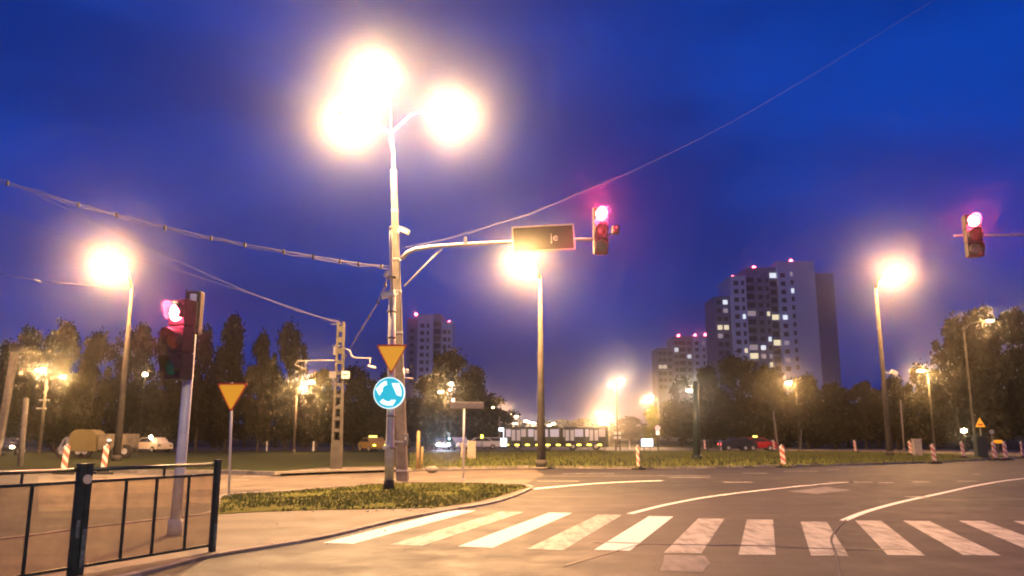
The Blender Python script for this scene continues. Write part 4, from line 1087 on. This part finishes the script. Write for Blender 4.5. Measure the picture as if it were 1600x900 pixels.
mb = MB(); mb.tube([(0, 0, 0), (0, 0, zt)], .03, 6); mb.build('post', 'grey_panel', t)
mb = MB(); mb.prism([(-.35, zt - .14), (.3, zt - .14), (.42, zt), (.3, zt + .14), (-.35, zt + .14)], -.07, -.04); mb.build('face', 'yield_yellow_glow', t)
q = G(1434, 712.5, fz)
mb = MB(); mb.box((0, 0, .65), (0.62, 0.4, 1.3), bevel=.03); mb.box((0, 0, 1.33), (0.68, 0.46, .06)); o = mb.build('utility_cabinet', 'cream', None, tuple(q)); tag(o, 'pale cabinet right of the tall right lamp post', 'cabinet')

# ================================================================== STRIPED BEACONS
bt = thing('traffic_beacon', 'x', 'traffic beacon')
mb = MB(); mb.box((0, 0, .05), (0.75, 0.38, .10), bevel=.03); mb.box((0, 0, .13), (0.4, 0.22, .07), bevel=.02); mb.build('base', 'rubber', bt)
mb = MB(); mb.box((0, 0, 0.64), (0.25, 0.06, 1.0), bevel=.02); mb.build('striped_board', 'stripes', bt)
mb = MB(); mb.tube([(0, 0, 1.13), (0, 0, 1.22)], [.055, .03], 8); mb.build('handle', 'white', bt)
beacons = [(98, 741, 0.9, 'striped beacon below the tan-covered trailer, left one of two above the railing'),
 (160, 741, 1.0, 'striped beacon left of the tall left lamp post, seen just above the railing'),
 (998, 734, -1.2, 'thin edge-on striped beacon on the far kerb in the middle of the picture'),
 (1225, 730.5, -0.2, 'tall striped beacon on the far kerb under the tall tower block'),
 (1461, 724.5, 0.0, 'bold striped beacon on the far kerb under the short right lamp'),
 (1337, 707.5, 0.2, 'small striped beacon left of the tall right lamp post'),
 (1210, 705.5, .2, 'small striped beacon just left behind the tall one under the tower'),
 (1506, 716, 0.1, 'striped beacon right of the bold one, below the small white floodlight'),
 (1556, 719.5, 0.1, 'striped beacon right of the dark green cabinet, left of a pair'),
 (1573, 719.5, 0.15, 'striped beacon right of the dark green cabinet, right of a pair'),
 (1599, 716, 0.4, 'striped beacon cut by the right edge of the picture'),
 (1424, 711.5, -0.5, 'dull striped beacon touching the pale cabinet'),
 (1102, 704, .3, 'small dull beacon left of the two distant cars')]
for i, (x, y, rz, lb) in enumerate(beacons):
    o = bt if i == 0 else copy_tree(bt)
    onroad = y in (734, 730.5, 724.5)
    q = G(x, y, 0.0 if onroad else fz + .005)
    o.location = q; o.rotation_euler = (0, R(-3) * (1 if x > 800 else -1), rz); tag(o, lb, 'traffic beacon', 'red and white striped traffic beacons')
# white marker posts
mbp = MB(); mbp.box((0, 0, .42), (0.14, 0.09, .84), bevel=.03)
wp = mbp.build('marker_post', 'white')
for i, (x, y, lb) in enumerate(((416.5, 705, 'white marker post left of the short two-headed lamp'), (489.5, 705, 'white marker post right of the short two-headed lamp'),
        (984, 703, 'white marker post left of the lit display panel'), (1086, 704, 'white marker post at the foot of the thick dark green pole'), (1127, 704, 'white marker post left of the red distant car'))):
    o = wp if i == 0 else wp.copy()
    if i: COL.objects.link(o)
    q = G(x, y, fz); s = 1.2
    o.location = q; o.scale = (s, s, s * 1.05); tag(o, lb, 'marker post', 'white marker posts along the distant road')

# ================================================================== VEHICLES
def car(label, loc, rz, paint_, lights=None, rear=None, roof=None, group=None, name='parked_car', scale=1.0):
    t = thing(name, label, 'car', loc, rz, group); t.scale = (scale,) * 3
    prof = [(-2.1, .35), (-2.15, .75), (-1.95, .95), (-1.35, 1.0), (-0.75, 1.42), (0.65, 1.45), (1.35, 1.0), (2.0, .88), (2.15, .6), (2.1, .35)]
    mb = MB(); mb.prism(prof, -0.82, 0.82); b = mb.build('body', paint_, t)
    mb = MB(); win = [(-1.2, 1.02), (-0.7, 1.36), (0.58, 1.38), (1.15, 1.02)]
    mb.prism(win, -0.835, -0.825); mb.prism(win, 0.825, 0.835); mb.build('side_window', 'glass_dark', b)
    for x in (-1.35, 1.3):
        for y in (-.78, .78):
            mb = MB(); mb.tube([(x, y - .1, .32), (x, y + .1, .32)], .32, 14); w = mb.build('wheel', 'rubber', t)
            mb = MB(); mb.tube([(x, y - .105, .32), (x, y + .105, .32)], .17, 10); mb.build('rim', 'steel', w)
    for y in (-.6, .6):
        mb = MB(); mb.ball((2.12, y, .68), .12, (.5, 1.3, .8)); mb.build('headlight', lights or 'glass_dark', t)
        mb = MB(); mb.ball((-2.13, y, .72), .11, (.4, 1.4, .9)); mb.build('tail_light', rear or 'sign_red', t)
    if roof:
        mb = MB(); mb.box((0, 0, 1.55), (.3, .8, .2), bevel=.03); mb.build('roof_sign', roof, t)
    return t
def at(px, py): q = G(px, py, fz + .006); return tuple(q)
c = car('car facing the camera with dazzling white headlights left of the name board', at(689, 703.5), R(-78), 'car_dark', 'lamp_white', name='moving_car')
plight(c, (2.6, 0, .7), 700, (.75, .85, 1.0), .1)
car('pale car right beside the dazzling headlights', at(715, 703), R(-70), 'car_white', 'shop_lit')
car('white car in the row right of the notice panels', at(752, 702.5), R(8), 'car_white', 'shop_lit', 'tail')
car('white car nearest the long bus, left of it', at(772, 702), R(5), 'car_white', 'shop_lit', 'tail')
car('dark red car with a lit yellow roof sign and glowing tail lamps', at(1181, 704.5), R(178), 'car_red', 'yellow_lit', 'tail', 'taxi_roof', name='taxi')
car('dark car with yellowish front lights left of the red car', at(1155, 704.5), R(0), 'car_dark', 'yellow_lit', 'tail')
car('yellow work vehicle under the dark trees left of the give-way post', at(582, 706), R(-60), 'car_yellow', 'yellow_lit', roof='taxi_roof', name='work_vehicle')
c = car('small pale van with one bright lamp behind the railing, left of the signal post', at(238, 707), R(-35), 'cream', 'glass_dark', name='parked_van')
mb = MB(); mb.ball((1.2, -1.0, 1.5), .14); mb.build('work_lamp', 'lamp_far', c)
car('dark car with a shining lamp by the left edge', at(14, 711), R(-70), 'car_dark', 'lamp_far', name='parked_car')
# truck with tan rounded cover
q = G(140, 716, fz); YT = q.y
t = thing('covered_trailer_truck', 'parked truck with a tan round-topped cover, grey cab end and long dull flatbed', 'truck', (q.x, q.y, fz))
def LT(px, py): p = P(px, py, YT); return (p.x - q.x, p.z - fz)
x0, z0 = LT(106, 705); x1, z1 = LT(151, 671); n = 8
pts = [(x0, z0), (x1, z0)] + [(x1, z1 - .55)] + [(x1 - .6 + .6 * math.cos(a), z1 - .6 + .6 * math.sin(a)) for a in [R(90) * i / n for i in range(1, n)]] + [(x0 + .6 + .6 * math.cos(a), z1 - .6 + .6 * math.sin(a)) for a in [R(90) + R(90) * i / n for i in range(n)]] + [(x0, z1 - .55)]
mb = MB(); mb.prism(pts, 0.0, 1.4); mb.build('cover', 'board_tan', t)
xa, za_ = LT(89, 704); xb, zb = LT(107, 683)
mb = MB(); mb.prism([(xa, za_), (xb, za_), (xb, zb), (xa + .5, zb), (xa + .1, zb - .7)], 0.0, 2.0); cb = mb.build('cab', 'truck_grey', t)
mb = MB(); mb.prism([(xa + .28, zb - .65), (xb - .2, zb - .65), (xb - .2, zb - .15), (xa + .6, zb - .15)], -0.01, -0.003); mb.build('side_window', 'glass_dark', cb)
xa, za_ = LT(151, 703); xb, zb = LT(197, 678)
mb = MB(); mb.box(((xa + xb) / 2, 1.1, (za_ + zb) / 2), (xb - xa, 2.1, zb - za_), bevel=.04)
for k in range(5): mb.box((xa + (xb - xa) * (k + .5) / 5, 0.02, (za_ + zb) / 2), (.08, .06, zb - za_))
mb.build('flatbed_side', 'truck_tan', t)
mb = MB(); xa, _ = LT(90, 700); mb.box(((xa + xb) / 2, 1.1, .62), (xb - xa, 1.6, .25)); mb.build('chassis', 'black', t)
for x in (92, 118, 128, 180, 190):
    mb = MB(); xx = LT(x + 4, 700)[0]; mb.tube([(xx, 0.05, .48), (xx, .35, .48)], .48, 14); w = mb.build('wheel', 'rubber', t)
    mb = MB(); mb.tube([(xx, 0.035, .48), (xx, .34, .48)], .22, 10); mb.build('rim', 'steel', w)
for x, y, m_ in ((171, 688, 'shop_lit'),):
    mb = MB(); xx, zz = LT(x, y); mb.ball((xx, -0.05, zz), .13, (1.4, .5, .7)); mb.build('marker_lamp', m_, t)
# second low pale vehicle right of it
# long bus
YBus = 93.0
q0 = P(787, 690, YBus); q1 = P(949, 690, YBus)
t = thing('articulated_bus', 'long dark bus with bluish lit windows and yellow lamps along its skirt', 'bus', (q0.x, YBus, fz))
Lb = q1.x - q0.x
mb = MB()
for a, b in ((0, .53), (.57, 1.0)):
    mb.box((Lb * (a + b) / 2, 0, 1.52), (Lb * (b - a), 2.5, 2.3), bevel=.12)
mb.build('body', 'bus_green', t)
mb = MB()
for k in range(5): mb.box((Lb * (.537 + .0065 * k), 0, 1.5), (.05, 2.3 + .15 * (k % 2), 2.1))
mb.build('bellows', 'black', t)
nw = 9
for k in range(nw):
    f0 = .02 + k * .105 + (.02 if k >= 5 else 0); w_ = Lb * .092
    mb = MB(); mb.box((Lb * f0 + w_ / 2, -1.262, 1.95), (w_ * .93, .03, .85), bevel=.01); mb.build('window', ('blue_lit', 'blue_dim')[k in (1, 5, 8)], t)
for f0 in (.118, .335, .63, .86):
    mb = MB(); mb.box((Lb * f0, -1.268, 1.55), (1.15, .04, 1.75), bevel=.01); d_ = mb.build('door', 'glass_dark', t)
    for s_ in (-.28, .28):
        mb = MB(); mb.box((Lb * f0 + s_, -1.293, 1.7), (.42, .02, 1.2)); mb.build('pane', 'blue_dim', d_)
for k in range(10):
    mb = MB(); mb.box((Lb * (.03 + k * .098), -1.30, .62), (.46, .05, .13), bevel=.02); mb.build('skirt_lamp', 'yellow_lit', t)
for x in (.13, .42, .66, .88):
    mb = MB(); mb.tube([(Lb * x, -1.28, .45), (Lb * x, -1.0, .45)], .45, 14); w = mb.build('wheel', 'rubber', t)
    mb = MB(); mb.tube([(Lb * x, -1.29, .45), (Lb * x, -1.01, .45)], .22, 10); mb.build('rim', 'steel', w)
mb = MB(); mb.box((-.02 + .02, -1.0, 1.9), (.06, .5, 1.1)); mb.build('front_display', 'screen_lit', t)
# lit signs and display
def lit_board(name, label, px, py, Y, w, h, m, post=True, cat='sign'):
    c = P(px, py, Y); t = thing(name, label, cat, (c.x, Y, fz)); z = c.z - fz
    mb = MB(); mb.box((0, 0.03, z), (w + .12, .12, h + .12), bevel=.02); mb.build('case', 'black', t)
    mb = MB(); mb.box((0, -.045, z), (w, .03, h)); mb.build('lit_face', m, t)
    if post: mb = MB(); mb.tube([(-w * .3, .05, 0), (-w * .3, .05, z)], .04, 6); mb.tube([(w * .3, .05, 0), (w * .3, .05, z)], .04, 6); mb.build('leg', 'grey_panel', t)
    return t
lit_board('display_panel', 'lit bluish white display panel beside the far road, right of the bus', 1011, 691.5, 88, 1.25, .8, 'screen_lit', cat='display')
lit_board('lit_sign', 'lit white sign hanging on the pole left of the long bus', 785, 671, 100, .9, .42, 'screen_lit')
lit_board('lit_sign', 'lit yellow sign above the left end of the long bus', 799, 680, 100, .7, .28, 'yellow_lit')
lit_board('lit_sign', 'lit white panel low at the left end of the long bus', 787, 691, 90, .7, .9, 'screen_lit')
lit_board('lit_sign', 'faint yellow square sign above the notice panels', 753, 682, 90, .25, .35, 'yellow_lit')
lit_board('lit_sign', 'orange lit sign at the right end of the long bus', 941, 681, 100, .9, .2, 'yellow_lit')
# low lit shop row far left of bus
c = P(760, 698, 118)
t = thing('kiosk', 'low kiosk with a long lit front behind the white cars', 'kiosk', (c.x, 118, fz))
mb = MB(); mb.box((0, 1.5, 1.15), (8.5, 3, 2.3), bevel=.05); mb.build('wall', 'tower_mid', t)
for k in range(4): mb = MB(); mb.box((-3 + k * 2.0, -.03, 1.0), (1.7, .05, 1.1)); mb.build('window', 'shop_lit', t)
mb = MB(); mb.box((0, 1.3, 2.4), (9.0, 3.8, .18)); mb.build('roof', 'black', t)
# round red sign + traffic signals far right of bus
q = P(1028, 690, 86); zt = P(1028, 669, 86).z - fz
t = thing('round_road_sign', 'round red sign over a small pale plate right of the lit display panel', 'road sign', (q.x, 86, fz))
mb = MB(); mb.tube([(0, 0, 0), (0, 0, zt)], .05, 6); mb.build('post', 'black', t)
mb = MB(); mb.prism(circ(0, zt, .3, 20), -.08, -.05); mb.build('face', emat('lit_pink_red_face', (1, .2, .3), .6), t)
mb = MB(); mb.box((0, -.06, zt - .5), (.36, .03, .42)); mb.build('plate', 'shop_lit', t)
for x, y, Y, lb in ((962, 690, 84, 'small dark signal post with pale plates right of the bus, left one of a pair'), (968.5, 690, 84, 'small dark signal post with pale plates right of the bus, right one of a pair')):
    q = P(x, y, Y); zt = P(x, 677, Y).z - fz
    t = thing('signal_post', lb, 'post', (q.x, Y, fz), 0, 'small signal posts right of the bus')
    mb = MB(); mb.tube([(0, 0, 0), (0, 0, zt + .2)], .06, 6); mb.build('post', 'black', t)
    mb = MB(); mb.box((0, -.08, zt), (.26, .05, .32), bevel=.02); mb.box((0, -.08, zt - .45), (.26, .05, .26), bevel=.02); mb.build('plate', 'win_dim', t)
q = P(695, 690, 92); zt = P(705, 682, 92).z - fz
t = thing('signal_post', 'distant green traffic signal above the dazzling headlights', 'traffic light', (P(702, 690, 92).x, 92, fz))
mb = MB(); mb.tube([(0, 0, 0), (0, 0, zt)], .05, 6); mb.build('post', 'black', t)
mb = MB(); mb.box((0, 0, zt), (.3, .25, .9), bevel=.03); hs = mb.build('housing', 'black', t)
mb = MB(); mb.ball((0, -.14, zt - .25), .13, (1, .4, 1)); mb.build('lens', emat('lit_green_lens', (.1, 1, .75), 2.2), hs)

# ================================================================== FOREGROUND RAILING
E0 = G(331, 862, iz); E1 = G(118, 899, iz); dirv = (E1 - E0).normalized()
ang = math.atan2(dirv.y, dirv.x)
HR = P(345, 723, E0.y).z - iz
def px_on_rail(px):   # distance along rail from E0 where pixel column px (at mid height) meets the line
    # solve E0 + s*dir at height ~0.6 projecting to px
    lo, hi = -0.5, 6.0
    for _ in range(50):
        m_ = (lo + hi) / 2; p = E0 + dirv * m_ + Vector((0, 0, 0.75)); d = p - cam.location
        f = d.y * math.cos(TH) + d.z * math.sin(TH); X = 800 + F * d.x / f
        if X > px: lo = m_
        else: hi = m_
    return lo
t = thing('railing', 'dark green steel railing with dirty clear panes on the near pavement at left', 'railing', tuple(E0), ang)
XL = 6.2
def post(x, h, w, name='post', m='green_paint'):
    mb = MB(); mb.box((x, 0, h / 2), (w, w, h), bevel=.008); mb.box((x, 0, h + .012), (w + .012, w + .012, .024), bevel=.006); mb.build(name, m, t)
post(0, HR + 0.02, 0.075)
xm = px_on_rail(127)
post(xm - .045, HR + 0.03, 0.078); post(xm + .047, HR + 0.03, 0.078)
xm2 = xm + (xm) ; post(xm2 + .12, HR + .03, .1)
for c_, s_ in (((xm - .045, 0.0405, 0.30), (0.055, 0.006, 0.42)), ((xm + 0.05, 0.0405, 0.52), (0.04, 0.006, 0.20)), ((0.0, .039, .22), (.05, .004, .3))):
    mb = MB(); mb.box(c_, s_); mb.build('scuffed_patch', 'scuff', t)
mb = MB(); mb.tube([(xm, 0.045, HR - 0.13), (xm, 0.068, HR - 0.13)], 0.055, 18); mb.build('reflector', 'cream', t)
# rails
for (xa, xb) in ((0.04, xm - .086), (xm + .088, xm2 + .07)):
    mb = MB(); mb.tube([(xa, 0, HR - .02), (xb, 0, HR - .02)], 0.024, 10); mb.build('top_rail', 'green_paint', t)
    mb = MB(); mb.box(((xa + xb) / 2, 0, HR - .16), (xb - xa, .035, .035), bevel=.005); mb.build('middle_rail', 'green_paint', t)
    mb = MB(); mb.box(((xa + xb) / 2, 0, .09), (xb - xa, .035, .035), bevel=.005); mb.build('bottom_rail', 'green_paint', t)
bal = [px_on_rail(x) for x in (293.5, 243, 195)]
bal2 = [px_on_rail(x) for x in (46, -40, -150)]
for x in bal + bal2:
    mb = MB(); mb.box((x, 0, (HR - .16 + .09) / 2), (.028, .028, HR - .16 - .09 - .036)); mb.build('baluster', 'green_paint', t)
for x in (px_on_rail(253), px_on_rail(28)):
    mb = MB(); mb.box((x, 0, HR - .09), (.022, .022, .10)); mb.build('baluster', 'green_paint', t)
edges = [0.04] + bal + [xm - .086]
edges2 = [xm + .088] + bal2 + [xm2 + .07]
for ed in (edges, edges2):
    for a, b in zip(ed[:-1], ed[1:]):
        mb = MB(); mb.box(((a + b) / 2, 0, (HR - .178 + .108) / 2), (abs(b - a) - .034, .006, HR - .178 - .108)); mb.build('pane', 'pane', t)

# small pebbles & litter at the kerb
rnd = random.Random(5)
mb = MB()
for k in range(60):
    x, y = rnd.choice([(rnd.uniform(360, 820), rnd.uniform(770, 800)), (rnd.uniform(560, 700), rnd.uniform(793, 800)), (rnd.uniform(400, 640), rnd.uniform(800, 860))])
    q = G(x, y, iz + .01); mb.ball(q, rnd.uniform(.008, .03), (1, 1, .5), 6)
o = mb.build('litter', 'cream'); tag(o, 'scattered pale pebbles and scraps along the island grass edge', 'pebbles', kind='stuff')

# unseen street lamp, added behind the viewpoint to light camera-facing surfaces
lamp_post('unseen tall street lamp added behind the viewpoint to light the near side', (5.0, -9.0, 0.0), 11.0, [(2.5, -7.5, 11.6)], r0=.2, r1=.08, power=56000 * PW, sc=1.25, col=(1, .74, .48))
